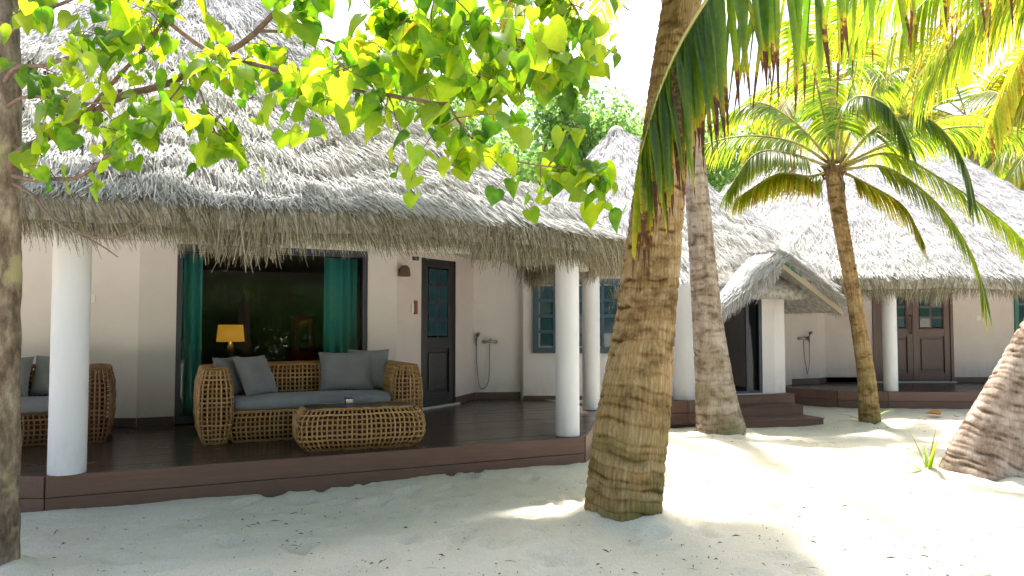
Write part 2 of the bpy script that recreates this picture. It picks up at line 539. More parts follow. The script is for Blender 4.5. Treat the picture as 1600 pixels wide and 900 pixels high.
# ------------------------------------------------------------------ thatch
class RoofSurf:
    """tapering thatched roof in local coordinates: eave outline -> short ridge"""
    def __init__(s, cx, cy, a, b, n, ze, za, ridge=(0, 0), curve=.25, seed=1, aneg=None):
        s.an = aneg or a
        s.c = (cx, cy); s.a = a; s.b = b; s.n = n; s.ze = ze; s.za = za; s.ridge = ridge; s.curve = curve; s.seed = seed
        s.ph = np.random.default_rng(seed).random(12) * 6.28
    def eave(s, th):
        c, d = np.cos(th), np.sin(th)
        r = (np.abs(c / np.where(c < 0, s.an, s.a)) ** s.n + np.abs(d / s.b) ** s.n) ** (-1 / s.n)
        return r * c, r * d
    def p(s, th, k):
        ex, ey = s.eave(th)
        rx = np.clip(ex / s.a, -1, 1) * s.ridge[0]; ry = np.clip(ey / s.b, -1, 1) * s.ridge[1]
        x = s.c[0] + rx * (1 - k) + ex * k
        y = s.c[1] + ry * (1 - k) + ey * k
        q = 1 - k
        g = (1 - s.curve) * q + s.curve * q * q
        # soft round top
        g = np.where(q > .96, g - (q - .96) ** 2 * 4, g)
        und = .03 * np.sin(th * 9 + s.ph[0] + k * 5) + .025 * np.sin(th * 17 + s.ph[1] - k * 9) + .02 * np.sin(k * 23 + th * 6 + s.ph[2]) + .015 * np.sin(th * 41 + k * 31 + s.ph[3])
        fc = (k * (np.hypot(s.b, s.za - s.ze) / .5) + .22 * np.sin(th * 11 + s.ph[4]) + .12 * np.sin(th * 27 + s.ph[5])) % 1.0
        und = und + .05 * (fc ** 1.5) - .02
        z = s.ze + (s.za - s.ze) * g + und * np.clip(q * 20, .35, 1)
        return np.stack([x, y, z], -1)

def blades(P0, D, W, Nn, tint):
    """quads from base points, long vectors, half-width vectors"""
    n = len(P0)
    v = np.empty((n, 4, 3))
    v[:, 0] = P0 - W; v[:, 1] = P0 + W
    v[:, 2] = P0 + D + W * .55; v[:, 3] = P0 + D - W * .55
    q = np.arange(n * 4).reshape(n, 4)
    return v.reshape(-1, 3), q, np.repeat(tint, 4)

def unit(a):
    return a / np.maximum(np.linalg.norm(a, axis=-1, keepdims=True), 1e-9)

def roof_blades(rs, n, thlo, thhi, seed, ln=(.08, .24), w=(.003, .006), k0=.03):
    r = np.random.default_rng(seed)
    tt = np.linspace(thlo, thhi, 2000)
    ex, ey = rs.eave(tt)
    ds = np.hypot(np.diff(ex), np.diff(ey)); cum = np.concatenate([[0], np.cumsum(ds)]); cum /= cum[-1]
    th = np.interp(r.random(n), cum, tt)
    k = np.sqrt(r.random(n) * (1 - k0 ** 2) + k0 ** 2)
    p = rs.p(th, k)
    dn = unit(rs.p(th, k + .02) - p)
    tg = unit(rs.p(th + .01, k) - p)
    nn = unit(np.cross(dn, tg)); nn *= np.sign(nn[:, 2:3])
    lat = r.normal(.12, .28, n)[:, None]
    d = unit(dn + tg * lat + nn * r.normal(.02, .07, n)[:, None])
    L = r.uniform(*ln, n)[:, None]
    side = unit(np.cross(d, nn))
    roll = r.normal(0, .5, n)[:, None]
    wv = (side * np.cos(roll) + nn * np.sin(roll)) * r.uniform(*w, n)[:, None]
    base = p + nn * r.uniform(-.015, .045, n)[:, None] - d * L * .5
    tint = np.clip(r.beta(1.7, 1.6, n), 0, 1)
    # clumps of darker straw
    cl = np.sin(th * 37 + k * 19) * np.sin(k * 47 - th * 23)
    tint = np.clip(tint - .25 * (cl > .55) * r.random(n), 0, 1)
    return blades(base, d * L, wv, nn, tint)

def strands(P, tint, w):
    """P: n x m x 3 strand centre lines, flat ribbons turned at random"""
    n, m, _ = P.shape
    r = np.random.default_rng(n)
    d = unit(P[:, -1] - P[:, 0])
    a = unit(np.cross(d, np.array([.3, .9, .1]) + 0 * d)); b = np.cross(d, a)
    an = r.uniform(-.9, .9, n)[:, None]
    wv = (a * np.cos(an) + b * np.sin(an)) * w[:, None]
    tp = np.linspace(1, .35, m)[None, :, None]
    v = np.stack([P - wv[:, None] * tp, P + wv[:, None] * tp], 2).reshape(-1, 3)
    base = (np.arange(n) * m * 2)[:, None]
    i = np.arange(m - 1)[None] * 2
    q = np.stack([base + i, base + i + 1, base + i + 3, base + i + 2], -1).reshape(-1, 4)
    return v, q, np.repeat(tint, m * 2)

def fringe(edge, slope, n, seed, hang=(.12, .3), lean=.22, depth=.22):
    """edge(u)->(points on the eave edge, outward unit, along unit); strands fold over the edge and hang"""
    r = np.random.default_rng(seed)
    u = r.random(n)
    p, out, al = edge(u)
    back = r.uniform(0, depth, n)[:, None]
    up = np.array([0, 0, 1.0])
    down_in = np.where(r.random(n) < .65, r.uniform(0, .05, n), r.uniform(.04, .14, n))[:, None]
    H = (r.uniform(*hang, n) * (1 + .25 * np.sin(u * 61 + seed) * np.sin(u * 23)))[:, None]
    ln = (r.normal(lean, .26, n) + .25 * np.sin(u * 47 + seed))[:, None]
    p0 = p - out * (.12 + back * .5) + up * (.1 * slope) - up * down_in
    p1 = p - out * back * .75 + out * r.uniform(-.02, .06, n)[:, None] - up * down_in + al * ln * .05
    p2 = p1 + out * r.uniform(-.02, .04, n)[:, None] - up * H * .5 + al * ln * H * .5
    p3 = p2 + out * r.uniform(-.04, .03, n)[:, None] - up * H * .5 + al * ln * H * .35
    t = np.clip(r.beta(1.8, 2.0, n), 0, 1)
    return strands(np.stack([p0, p1, p2, p3], 1), t, r.uniform(.003, .0062, n))

def cat(parts):
    V, Q, T = [], [], []
    o = 0
    for v, q, t in parts:
        V.append(v); Q.append(q + o); T.append(t); o += len(v)
    return np.concatenate(V), np.concatenate(Q), np.concatenate(T)

def round_roof(rs, parent, front, n_front, n_back, n_fr, seed, lean=.2, thick=.16, hang=(.12, .32), cut=None):
    th = np.linspace(0, 2 * math.pi, 145)[:-1]
    ks = np.concatenate([np.linspace(.0, .97, 26), [1.0]])
    top = np.stack([rs.p(th, np.full_like(th, k)) for k in ks])
    top[-1, :, 2] -= .03
    e = top[-1].copy(); e[:, 2] -= thick
    kin = np.array([.9, .6, .3, .0])
    und = [rs.p(th, np.full_like(th, k)) - np.array([0, 0, thick + .06]) for k in kin]
    rows = np.concatenate([top, [e], und])
    v = rows.reshape(-1, 3)
    roof = np_mesh('roof', v, grid_quads(len(rows), len(th), True), M['thatch_base'], parent, smooth=True)
    lo, hi = front
    a = roof_blades(rs, n_front, lo, hi, seed)
    b = roof_blades(rs, n_back, hi, lo + 2 * math.pi, seed + 1)
    def trim(part, m):
        if cut is None: return part
        v, q, t = part
        v = v.reshape(-1, m, 3); keep = ~cut(v[:, 0])
        k = m // 2 - 1 if m > 4 else 1
        n = int(keep.sum())
        q0 = q.reshape(-1, k, 4)[0]
        return v[keep].reshape(-1, 3), (q0[None] + (np.arange(n) * m)[:, None, None]).reshape(-1, 4), t.reshape(-1, m)[keep].ravel()
    V, Q, T = cat([trim(a, 4), trim(b, 4)])
    kind(np_mesh('thatch', V, Q, M['thatch'], roof, T), 'stuff')
    def edge(lo, hi):
        tt = np.linspace(lo, hi, 1500)
        ex, ey = rs.eave(tt)
        ds = np.hypot(np.diff(ex), np.diff(ey)); cum = np.concatenate([[0], np.cumsum(ds)]); cum /= cum[-1]
        def f(u):
            t = np.interp(u, cum, tt)
            p = rs.p(t, np.ones_like(t)); al = unit(rs.p(t + .005, np.ones_like(t)) - p); al[:, 2] = 0
            out = np.stack([al[:, 1], -al[:, 0], np.zeros(len(t))], -1)
            return p, out, al
        return f
    fr = [fringe(edge(lo, hi), 1, n_fr, seed + 2, hang, lean), fringe(edge(hi, lo + 2 * math.pi), 1, n_fr // 4, seed + 3, hang, 0)]
    V, Q, T = cat([trim(x, 8) for x in fr])
    kind(np_mesh('thatch_fringe', V, Q, M['fringe'], roof, T), 'stuff')
    return roof

# ------------------------------------------------------------------ building helpers
class Fr:
    """frame on a wall: s along p->q, d outwards (towards the viewer side), z up"""
    def __init__(self, p, q):
        self.p = Vector((*p, 0)); d = Vector((*q, 0)) - self.p
        self.len = d.length
        self.e = d.normalized(); self.o = Vector((self.e.y, -self.e.x, 0))
    def __call__(self, s, d, z):
        v = self.p + self.e * s + self.o * d
        return (v.x, v.y, z)
    def box(self, mb, s0, s1, d0, d1, z0, z1, tint=.5):
        vs = [self(s, d, z) for z in (z0, z1) for (s, d) in ((s0, d1), (s1, d1), (s1, d0), (s0, d0))]
        mb.add(vs, [(0, 3, 2, 1), (4, 5, 6, 7), (0, 1, 5, 4), (1, 2, 6, 5), (2, 3, 7, 6), (3, 0, 4, 7)], tint)

def fbox(name, fr, s0, s1, d0, d1, z0, z1, mat, parent, bevel=0):
    mb = MB(); fr.box(mb, s0, s1, d0, d1, z0, z1)
    return mb.build(name, mat, parent, bevel=bevel)

def wall(parent, p, q, z0, z1, mat='plaster', th=.16):
    mb = MB(); mb.slab(p, q, z0, z1, th)
    return mb.build('wall', M[mat], parent)

def clip_row(poly, y):
    xs = []
    for (x0, y0), (x1, y1) in zip(poly, poly[1:] + poly[:1]):
        if (y0 <= y < y1) or (y1 <= y < y0):
            xs.append(x0 + (x1 - x0) * (y - y0) / (y1 - y0))
    return (min(xs), max(xs)) if len(xs) >= 2 else None

def deck(parent, poly, z, front, pw=.135, gap=.006, z0=-.12, inset=.02):
    """planked floor clipped to a convex outline; front: outline edges that show a fascia of two boards"""
    ys = [p[1] for p in poly]
    y = min(ys) + .001
    core = MB()
    n = len(poly)
    cx = sum(p[0] for p in poly) / n; cyy = sum(p[1] for p in poly) / n
    ip = [(p[0] + (cx - p[0]) * .02, p[1] + (cyy - p[1]) * .02) for p in poly]
    core.add([(a, b, z0) for a, b in ip] + [(a, b, z - .04) for a, b in ip],
             [tuple(range(n, 2 * n)), tuple(range(n - 1, -1, -1))] + [(i, (i + 1) % n, (i + 1) % n + n, i + n) for i in range(n)])
    d = core.build('deck', M['skirting'], parent)
    while y < max(ys) - .02:
        y1 = min(y + pw - gap, max(ys) - .001)
        a, b = clip_row(poly, y), clip_row(poly, y1)
        if a and b:
            L = max(a[1], b[1]) - min(a[0], b[0])
            cuts = [0, 1]
            if L > 3.2:
                c = random.uniform(.35, .65); cuts = [0, c, 1]
            for c0, c1 in zip(cuts, cuts[1:]):
                g = .002
                x = [a[0] + (a[1] - a[0]) * c0 + g, a[0] + (a[1] - a[0]) * c1 - g, b[0] + (b[1] - b[0]) * c1 - g, b[0] + (b[1] - b[0]) * c0 + g]
                zz = z + random.uniform(-.0012, .0012)
                vs = [(x[0], y, z - .03), (x[1], y, z - .03), (x[2], y1, z - .03), (x[3], y1, z - .03),
                      (x[0], y, zz), (x[1], y, zz), (x[2], y1, zz), (x[3], y1, zz)]
                mb = MB(); mb.add(vs, [(0, 3, 2, 1), (4, 5, 6, 7), (0, 1, 5, 4), (1, 2, 6, 5), (2, 3, 7, 6), (3, 0, 4, 7)])
                mb.build('plank', M['plank'], d)
        y += pw
    for p, q in front:
        fr = Fr(p, q)
        zt = z + .004
        h = .16
        for k in range(2):
            z1 = zt - k * (h + .005)
            fbox('fascia_board', fr, 0.0, fr.len, .002, .03 - k * .003, z1 - h, z1, M['fascia'], d, bevel=.004)
    return d

def column(parent, x, y, z0, z1, r, seg=40):
    mb = MB()
    mb.tube([(x, y, z0), (x, y, z0 + .01), (x, y, (z0 + z1) / 2), (x, y, z1)], [r * .99, r, r, r], seg)
    return mb.build('column', M['column_paint'], parent, smooth=False)

def lattice_window(parent, fr, s0, s1, z0, z1, nc, nr, mat, pane='glass_dark', fw=.07, bar=.035, proud=.03, name='window'):
    mb = MB()
    fr.box(mb, s0, s1, -.05, proud, z0, z0 + fw)
    fr.box(mb, s0, s1, -.05, proud, z1 - fw, z1)
    fr.box(mb, s0, s0 + fw, -.05, proud - .002, z0 + fw, z1 - fw)
    fr.box(mb, s1 - fw, s1, -.05, proud - .002, z0 + fw, z1 - fw)
    w = mb.build(name, mat, parent, bevel=.004)
    a, b, c, d = s0 + fw, s1 - fw, z0 + fw, z1 - fw
    cw, rh = (b - a) / nc, (d - c) / nr
    for i in range(1, nc):
        fbox('glazing_bar', fr, a + i * cw - bar / 2, a + i * cw + bar / 2, -.03, proud - .008, c, d, mat, w)
    for j in range(1, nr):
        fbox('glazing_bar', fr, a, b, -.028, proud - .011, c + j * rh - bar / 2, c + j * rh + bar / 2, mat, w)
    for i in range(nc):
        for j in range(nr):
            e = bar / 2 + .001
            mb = MB()
            # a hair of tilt in each pane, as hung glass has
            t1, t2 = random.uniform(-.004, .004), random.uniform(-.004, .004)
            s_, z_ = a + i * cw, c + j * rh
            q = [fr(s_ + e, -.012 + t1 - t2, z_ + e), fr(s_ + cw - e, -.012 - t1 - t2, z_ + e), fr(s_ + cw - e, -.012 - t1 + t2, z_ + rh - e), fr(s_ + e, -.012 + t1 + t2, z_ + rh - e)]
            qb = [fr(s_ + e, -.018 + t1 - t2, z_ + e), fr(s_ + cw - e, -.018 - t1 - t2, z_ + e), fr(s_ + cw - e, -.018 - t1 + t2, z_ + rh - e), fr(s_ + e, -.018 + t1 + t2, z_ + rh - e)]
            mb.add(q + qb, [(0, 1, 2, 3), (7, 6, 5, 4), (0, 4, 5, 1), (1, 5, 6, 2), (2, 6, 7, 3), (3, 7, 4, 0)])
            mb.build('pane', M[pane], w)
    return w

def door_leaf(parent, fr, s0, s1, z0, z1, mat, pane, cols=2, rows=4, split=.47, handle=None, hmat='black'):
    """stiles, rails, small panes above, raised panel below"""
    st = .11
    zs = z0 + (z1 - z0) * split
    mb = MB()
    fr.box(mb, s0, s0 + st, -.05, .0, z0, z1)
    fr.box(mb, s1 - st, s1, -.05, .0, z0, z1)
    fr.box(mb, s0 + st, s1 - st, -.05, -.002, z0, z0 + .16)
    fr.box(mb, s0 + st, s1 - st, -.05, -.002, zs - .07, zs + .07)
    fr.box(mb, s0 + st, s1 - st, -.05, -.002, z1 - .1, z1)
    d = mb.build('door', mat, parent, bevel=.004)
    fbox('panel', fr, s0 + st, s1 - st, -.045, -.03, z0 + .16, zs - .07, mat, d)
    fbox('panel', fr, s0 + st + .05, s1 - st - .05, -.03, -.008, z0 + .21, zs - .12, mat, d, bevel=.012)
    lattice_window(d, fr, s0 + st, s1 - st, zs + .07, z1 - .1, cols, rows, mat, pane, fw=.018, bar=.035, proud=-.006, name='glazing')
    if handle is not None:
        mb = MB()
        mb.tube([fr(handle, .0, zs - .02), fr(handle, .05, zs), fr(handle, .055, zs + .05), fr(handle, .055, zs + .27), fr(handle, .05, zs + .32), fr(handle, .0, zs + .34)], .012, 8)
        mb.build('handle', M[hmat], d, smooth=True)
    return d

# ------------------------------------------------------------------ first cottage (sofa veranda)
A1 = R(25.4)
DZ = .3
c1 = thing('cottage', 'thatched white cottage with the sofa veranda and large glazed front', 'cottage', (-3.5, 5.83, 0), A1, 'thatched beach cottages')
def w1(x, y):
    dx, dy = x + 3.5, y - 5.83
    return (dx * math.cos(A1) + dy * math.sin(A1), -dx * math.sin(A1) + dy * math.cos(A1))

rs1 = RoofSurf(1.2, 3.35, 4.75, 3.72, 4.2, 2.38, 5.6, (.5, .2), .22, 3)
round_roof(rs1, c1, (R(180), R(370)), 135000, 16000, 20000, 11, lean=.24)

WT = 2.73
pa, pb, pc = (-2.3, 4.1), (.576, WT), (3.54, WT)
pd, pe = (3.965, 3.01), (4.62, 3.457)
pf, pg = (5.16, 4.05), (5.86, 3.82)
WZ = 2.62
wall(c1, pa, pb, DZ - .05, WZ)
front = Fr(pb, pc)
SW0, SW1 = .96 - .576, 3.166 - .576
wall(c1, pb, front(SW0, 0, 0)[:2], DZ - .05, WZ + .002)
wall(c1, front(SW1, 0, 0)[:2], pc, DZ - .05, WZ + .002)
mb = MB(); front.box(mb, SW0 + .001, SW1 - .001, -.159, -.001, 2.36, WZ); mb.build('wall', M['plaster'], c1)
wall(c1, pc, pd, DZ - .05, WZ - .003, 'plaster_cream')
dfr = Fr(pd, pe)
mb = MB(); dfr.box(mb, .001, dfr.len - .001, -.15, -.001, 2.33, WZ - .005); mb.build('wall', M['plaster_cream'], c1)
wall(c1, pe, pf, DZ - .05, WZ - .006, 'plaster_cream')
wall(c1, pf, pg, DZ - .05, WZ - .008)
# rear of the cottage, closing the room
wall(c1, (5.9, 4.0), (4.6, 6.4), -.05, WZ - .01)
wall(c1, (4.6, 6.4), (-1.9, 6.4), -.05, WZ - .012)
wall(c1, (-1.9, 6.4), (-2.3, 4.1), -.05, WZ - .014)
# skirting
for p, q, s in ((pe, pf, 0), (pf, pg, 1), (pb, front(SW0, 0, 0)[:2], 2), (pa, pb, 3)):
    f = Fr(p, q)
    fbox('skirting_board', f, .004, f.len - .004, .001, .018, DZ + .004, DZ + .105, M['skirting'], c1)
# ceiling and eave beam
mb = MB()
cp = [(-3.1, .05), (4.75, .05), (5.5, 1.9), (5.9, 3.9), (4.6, 6.3), (-1.9, 6.3), (-3.1, 4)]
n = len(cp)
mb.add([(a, b, 2.42) for a, b in cp] + [(a, b, 2.46) for a, b in cp], [tuple(range(n - 1, -1, -1)), tuple(range(n, 2 * n))] + [(i, (i + 1) % n, (i + 1) % n + n, i + n) for i in range(n)])
mb.build('ceiling', M['ceiling'], c1)
for p, q in (((-2.6, .03), (4.62, .03)), ((4.63, .05), (6.05, 2.1))):
    f = Fr(p, q)
    fbox('beam', f, 0, f.len, -.12, .0, 2.12, 2.28, M['beam'], c1, bevel=.006)

# deck
left_end = (-2.5, 1.19)
d1poly = [(0, 0), (4.67, 0), (6.2, 2.05), (6.05, 4.0), (3.5, 4.6), (-2.5, 4.6), left_end]
deck(c1, d1poly, DZ, [((0, 0), (4.67, 0)), ((4.67, 0), (6.2, 2.05)), (left_end, (0, 0))])

for (wx, wy, r) in ((-3.42, 5.96, .133), (.57, 7.93, .122), (1.06, 10.32, .118)):
    lx, ly = w1(wx, wy)
    column(c1, lx, ly, DZ + .003, 2.16, r)

# big window
mb = MB()
fw = .06
front.box(mb, SW0, SW0 + fw, -.1, -.02, DZ + .01, 2.36)
front.box(mb, SW1 - fw, SW1, -.1, -.02, DZ + .01, 2.36)
front.box(mb, SW0 + fw, SW1 - fw, -.1, -.022, DZ + .01, DZ + .09)
front.box(mb, SW0 + fw, SW1 - fw, -.1, -.022, 2.28, 2.36)
win1 = mb.build('window', M['navy_frame'], c1, bevel=.004)
fbox('pane', front, SW0 + fw, SW1 - fw, -.065, -.059, DZ + .09, 2.28, M['glass'], win1)

# dark door
door_leaf(c1, dfr, .03, dfr.len - .03, DZ + .03, 2.33, M['door_dark'], 'pane_reflect', 2, 4, .42)
mb = MB(); dfr.box(mb, .0, .03, -.08, .01, DZ + .01, 2.33); dfr.box(mb, dfr.len - .03, dfr.len, -.08, .01, DZ + .01, 2.33)
mb.build('door_frame', M['door_dark'], c1)
fbox('threshold', dfr, -.12, dfr.len + .05, .012, .06, DZ + .002, DZ + .03, M['threshold'], c1, bevel=.004)

# room behind the glass
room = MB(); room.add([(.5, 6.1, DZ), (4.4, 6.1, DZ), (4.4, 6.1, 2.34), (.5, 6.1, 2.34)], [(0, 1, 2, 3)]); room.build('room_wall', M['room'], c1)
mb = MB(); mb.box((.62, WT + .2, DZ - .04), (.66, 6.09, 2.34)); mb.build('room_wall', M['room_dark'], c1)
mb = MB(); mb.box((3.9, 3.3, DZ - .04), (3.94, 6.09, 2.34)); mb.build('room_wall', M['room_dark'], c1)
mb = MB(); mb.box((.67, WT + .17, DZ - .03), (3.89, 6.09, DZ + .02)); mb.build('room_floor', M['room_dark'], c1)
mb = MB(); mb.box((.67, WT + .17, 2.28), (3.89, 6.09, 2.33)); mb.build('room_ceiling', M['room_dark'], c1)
# dark wardrobe against the rear wall, bed
f = Fr(w1(-3.5, 5.83), (1, 0))

def in_c1(o):
    o.parent = None
    return o

def at1(s, t, z):
    return (-3.5 + s * math.cos(A1) - t * math.sin(A1), 5.83 + s * math.sin(A1) + t * math.cos(A1), z)

def curtain(s0, s1, t, label):
    mb = MB()
    nx = 48
    top, bot = 2.27, DZ + .06
    vs = []
    for j in range(7):
        z = bot + (top - bot) * j / 6
        for i in range(nx + 1):
            u = i / nx
            y = .035 * math.sin(u * (s1 - s0) * 55 + .5 * math.sin(u * 9)) * (1 - .25 * j / 6)
            vs.append(((s0 + (s1 - s0) * u) - (s0 + s1) / 2, y, z - bot))
    m = nx + 1
    mb.add(vs, [(j * m + i, j * m + i + 1, (j + 1) * m + i + 1, (j + 1) * m + i) for j in range(6) for i in range(nx)])
    o = mb.build('curtain', M['curtain'], smooth=True)
    so_ = o.modifiers.new('cloth', 'SOLIDIFY'); so_.thickness = .003
    o.location = at1((s0 + s1) / 2, t, bot); o.rotation_euler = (0, 0, A1)
    tag(o, label, 'curtain', 'teal curtains')
curtain(1.04, 1.24, WT + .2, 'narrow teal curtain behind the glass, next to the lit lamp')
curtain(2.66, 3.07, WT + .2, 'wide teal curtain behind the glass, at the window side towards the door')

def table_lamp():
    t = thing('table_lamp', 'lit table lamp with yellow drum shade behind the glass', 'lamp', at1(1.62, 3.55, .92), A1)
    mb = MB()
    mb.tube([(0, 0, 0), (0, 0, .02), (0, 0, .03), (0, 0, .1), (0, 0, .2), (0, 0, .3)], [.09, .09, .04, .07, .05, .015], 20)
    mb.build('base', M['black'], t, smooth=True)
    mb = MB(); mb.tube([(0, 0, .3), (0, 0, .51)], [.17, .15], 32, cap=False)
    o = mb.build('lamp_shade', M['lampshade'], t, smooth=True)
    s = o.modifiers.new('wall', 'SOLIDIFY'); s.thickness = .004
    ld = bpy.data.lights.new('lamp_bulb', 'POINT'); ld.energy = 2.0; ld.color = (1, .62, .2); ld.shadow_soft_size = .05
    lo = bpy.data.objects.new('lamp_bulb', ld); COL.objects.link(lo); lo.parent = t; lo.location = (0, 0, .45)
    b = thing('bedside_table', 'dark bedside table under the lit lamp', 'table', at1(1.62, 3.55, DZ + .02), A1)
    mb = MB(); mb.box((-.3, -.22, .55), (.3, .22, .598)); mb.build('table_top', M['room_dark'], b, bevel=.005)
    for sx in (-.26, .26):
        for sy in (-.18, .18):
            mb = MB(); mb.box((sx - .025, sy - .025, 0), (sx + .025, sy + .025, .55)); mb.build('leg', M['room_dark'], b)
table_lamp()

def red_frame():
    t = thing('red_cabinet', 'narrow red cabinet with two dark panels, dim behind the window glass', 'cabinet', at1(2.72, 4.6, DZ + .02), A1)
    mb = MB()
    mb.box((-.13, 0, .02), (.13, .3, 1.2))
    mb.build('body', M['red'], t, bevel=.01)
    for z in (.25, .72):
        mb = MB(); mb.box((-.06, -.012, z), (.06, .0, z + .36)); mb.build('panel', M['room_dark'], t)
    mb = MB(); mb.box((-.14, -.005, 1.2), (.14, .31, 1.23)); mb.build('top', M['red'], t)
red_frame()

# ------------------------------------------------------------------ second cottage (porch gable and steps)
A2 = R(18)
O2 = (3.9, 12.05)
def w2(x, y):
    dx, dy = x - O2[0], y - O2[1]
    return (dx * math.cos(A2) + dy * math.sin(A2), -dx * math.sin(A2) + dy * math.cos(A2))
c2 = thing('cottage', 'thatched cottage with gabled porch and brown steps behind the two palm trunks', 'cottage', (*O2, 0), A2, 'thatched beach cottages')
Z2 = .35
cx2, cy2 = w2(2.1, 15.3)
rs2 = RoofSurf(cx2, cy2, 4.0, 4.25, 2.1, 2.0, 5.3, (.08, .08), -.1, 9, 2.7)
round_roof(rs2, c2, (R(165), R(375)), 60000, 6000, 10000, 21, lean=.2, cut=lambda p: (p[:, 0] > -1.1) & (p[:, 0] < 1.3) & (p[:, 1] < .9) & (p[:, 2] < 2.35))
# finial of bound straw
fb = MB(); top = 5.2
fb.tube([(cx2, cy2, top), (cx2, cy2, top + .1), (cx2, cy2, top + .18), (cx2, cy2, top + .22)], [.2, .17, .11, .03], 14)
fb.build('ridge_cap', M['thatch_base'], c2, smooth=True)

# porch gable
def gable(parent):
    sr, hw, zr, ze, t0, t1 = -.17, 1.1, 2.5, 1.78, -.75, 2.2
    mb = MB()
    th = .17
    prof = [(-hw, ze), (-hw * .5, (ze + zr) / 2 + .03), (-.12, zr - .03), (0, zr), (.12, zr - .03), (hw * .5, (ze + zr) / 2 + .03), (hw, ze)]
    pts = [(sr + a, z) for a, z in prof] + [(sr + a * .97, z - th) for a, z in prof[::-1]]
    n = len(pts)
    vs = [(a, t, z) for t in (t0, (t0 + t1) / 2, t1) for a, z in pts]
    fs = [tuple(range(n)), tuple(range(3 * n - 1, 2 * n - 1, -1))]
    for k in range(2):
        for i in range(n):
            fs.append((k * n + i, (k + 1) * n + i, (k + 1) * n + (i + 1) % n, k * n + (i + 1) % n))
    mb.add(vs, fs)
    g = mb.build('porch_roof', M['thatch_base'], parent)
    P = []
    for side in (-1, 1):
        r = np.random.default_rng(40 + side)
        m = 11000
        k = r.random(m); tt = r.uniform(t0 - .14, t1 - .6, m)
        p = np.stack([sr + side * hw * k, tt, zr + (ze - zr) * k + .04 * np.sin(k * 3.14) - 6.0 * np.maximum(0, t0 + .02 - tt) ** 2], -1)
        dn = unit(np.array([side * hw, 0, ze - zr])); nn = np.array([-dn[2] * side * side, 0, side * dn[0]]); nn = nn if nn[2] > 0 else -nn
        al = np.array([0, 1.0, 0])
        d = unit(dn + al * r.normal(-.35, .3, m)[:, None] + nn * r.normal(.02, .07, m)[:, None])
        L = r.uniform(.14, .32, m)[:, None]
        wv = unit(np.cross(d, nn)) * r.uniform(.004, .008, m)[:, None]
        P.append(blades(p + nn * r.uniform(0, .03, m)[:, None] - d * L * .5, d * L, wv, nn, np.clip(r.beta(2.4, 1.5, m), 0, 1)))
    V, Q, T = cat(P)
    kind(np_mesh('thatch', V, Q, M['thatch'], g, T), 'stuff')
    F = []
    for side in (-1, 1):
        def eave(u, side=side):
            p = np.stack([np.full_like(u, sr + side * hw), t0 + u * (t1 - .9 - t0), np.full_like(u, ze)], -1)
            return p, np.array([side, 0, 0.]) + 0 * p, np.array([0, -1., 0]) + 0 * p
        F.append(fringe(eave, 1, 2200, 60 + side, (.08, .22) if side < 0 else (.03, .09), .15, .12 if side < 0 else .02))
        def rake(u, side=side):
            p = np.stack([sr + side * hw * u, np.full_like(u, t0), zr + (ze - zr) * u + .03 * np.sin(u * 3.14)], -1)
            return p, np.array([0, -1., 0]) + 0 * p, np.array([side * .8, 0, -.55]) + 0 * p
        F.append(fringe(rake, .3, 6500 if side < 0 else 2400, 62 + side, (.1, .3) if side < 0 else (.03, .08), .35 if side < 0 else .5, .16))
    V, Q, T = cat(F)
    kind(np_mesh('thatch_fringe', V, Q, M['thatch'], g, np.clip(T * .8, 0, 1)), 'stuff')
    # barge boards
    for side, mat in ((1, 'barge'),):
        mb = MB()
        a0, a1 = sr, sr + side * hw * .97
        z0_, z1_ = zr - .13, ze - .12
        q = [(a0, t0 - .02, z0_), (a1, t0 - .02, z1_), (a1, t0 - .02, z1_ - .09), (a0, t0 - .02, z0_ - .11)]
        mb.add(q + [(x, y + .035, z) for x, y, z in q], [(0, 1, 2, 3), (7, 6, 5, 4), (0, 4, 5, 1), (1, 5, 6, 2), (2, 6, 7, 3), (3, 7, 4, 0)])
        mb.build('barge_board', M[mat], g, bevel=.004)
        mb = MB()
        a1, z1_ = a0 + (a1 - a0) * .3, z0_ + (z1_ - z0_) * .3
        q = [(a0, t0 - .035, z0_ + .01), (a1, t0 - .035, z1_ + .01), (a1, t0 - .035, z1_ - .025), (a0, t0 - .035, z0_ - .03)]
        mb.add(q + [(x, y + .012, z) for x, y, z in q], [(0, 1, 2, 3), (7, 6, 5, 4), (0, 4, 5, 1), (1, 5, 6, 2), (2, 6, 7, 3), (3, 7, 4, 0)])
        mb.build('trim', M['teal_frame'], g)
gable(c2)
# walls
wl = w2(.17, 11.65); wr = w2(2.0, 11.55)
wall(c2, wl, wr, DZ - .05, 2.17)
wfr = Fr(wl, wr)
wfo = Fr(wfr(0, .035, 0)[:2], wfr(wfr.len, .035, 0)[:2])
lattice_window(c2, wfo, 0.15, 1.52, 1.0, 2.12, 5, 4, M['blue_frame'], 'pane_reflect', fw=.085, bar=.045)
fbox('skirting_board', wfr, .0, wfr.len, .001, .018, DZ + .002, DZ + .06, M['skirting'], c2)
wall(c2, wr, (wr[0], 0), DZ - .05, 2.172)
wall(c2, (-2.0, 0), (-.85, 0), Z2 - .05, 2.18)
wall(c2, (.02, 0), (.22, -.02), Z2 - .002, 2.13)
wall(c2, (.222, -.02), (.46, .03), Z2 - .002, 2.2)
mb = MB(); mb.box((-.85, .002, 2.12), (.02, .15, 2.18)); mb.build('wall', M['plaster'], c2)
wall(c2, (.462, .03), (1.0, 2.4), -.1, 2.15)
wall(c2, (1.0, 2.4), (-.6, 5.4), -.1, 2.3)
wall(c2, (-.6, 5.4), (-3.6, 4.4), -.1, 2.3)
wall(c2, (-3.6, 4.4), wl, -.1, 2.3)
mb = MB()
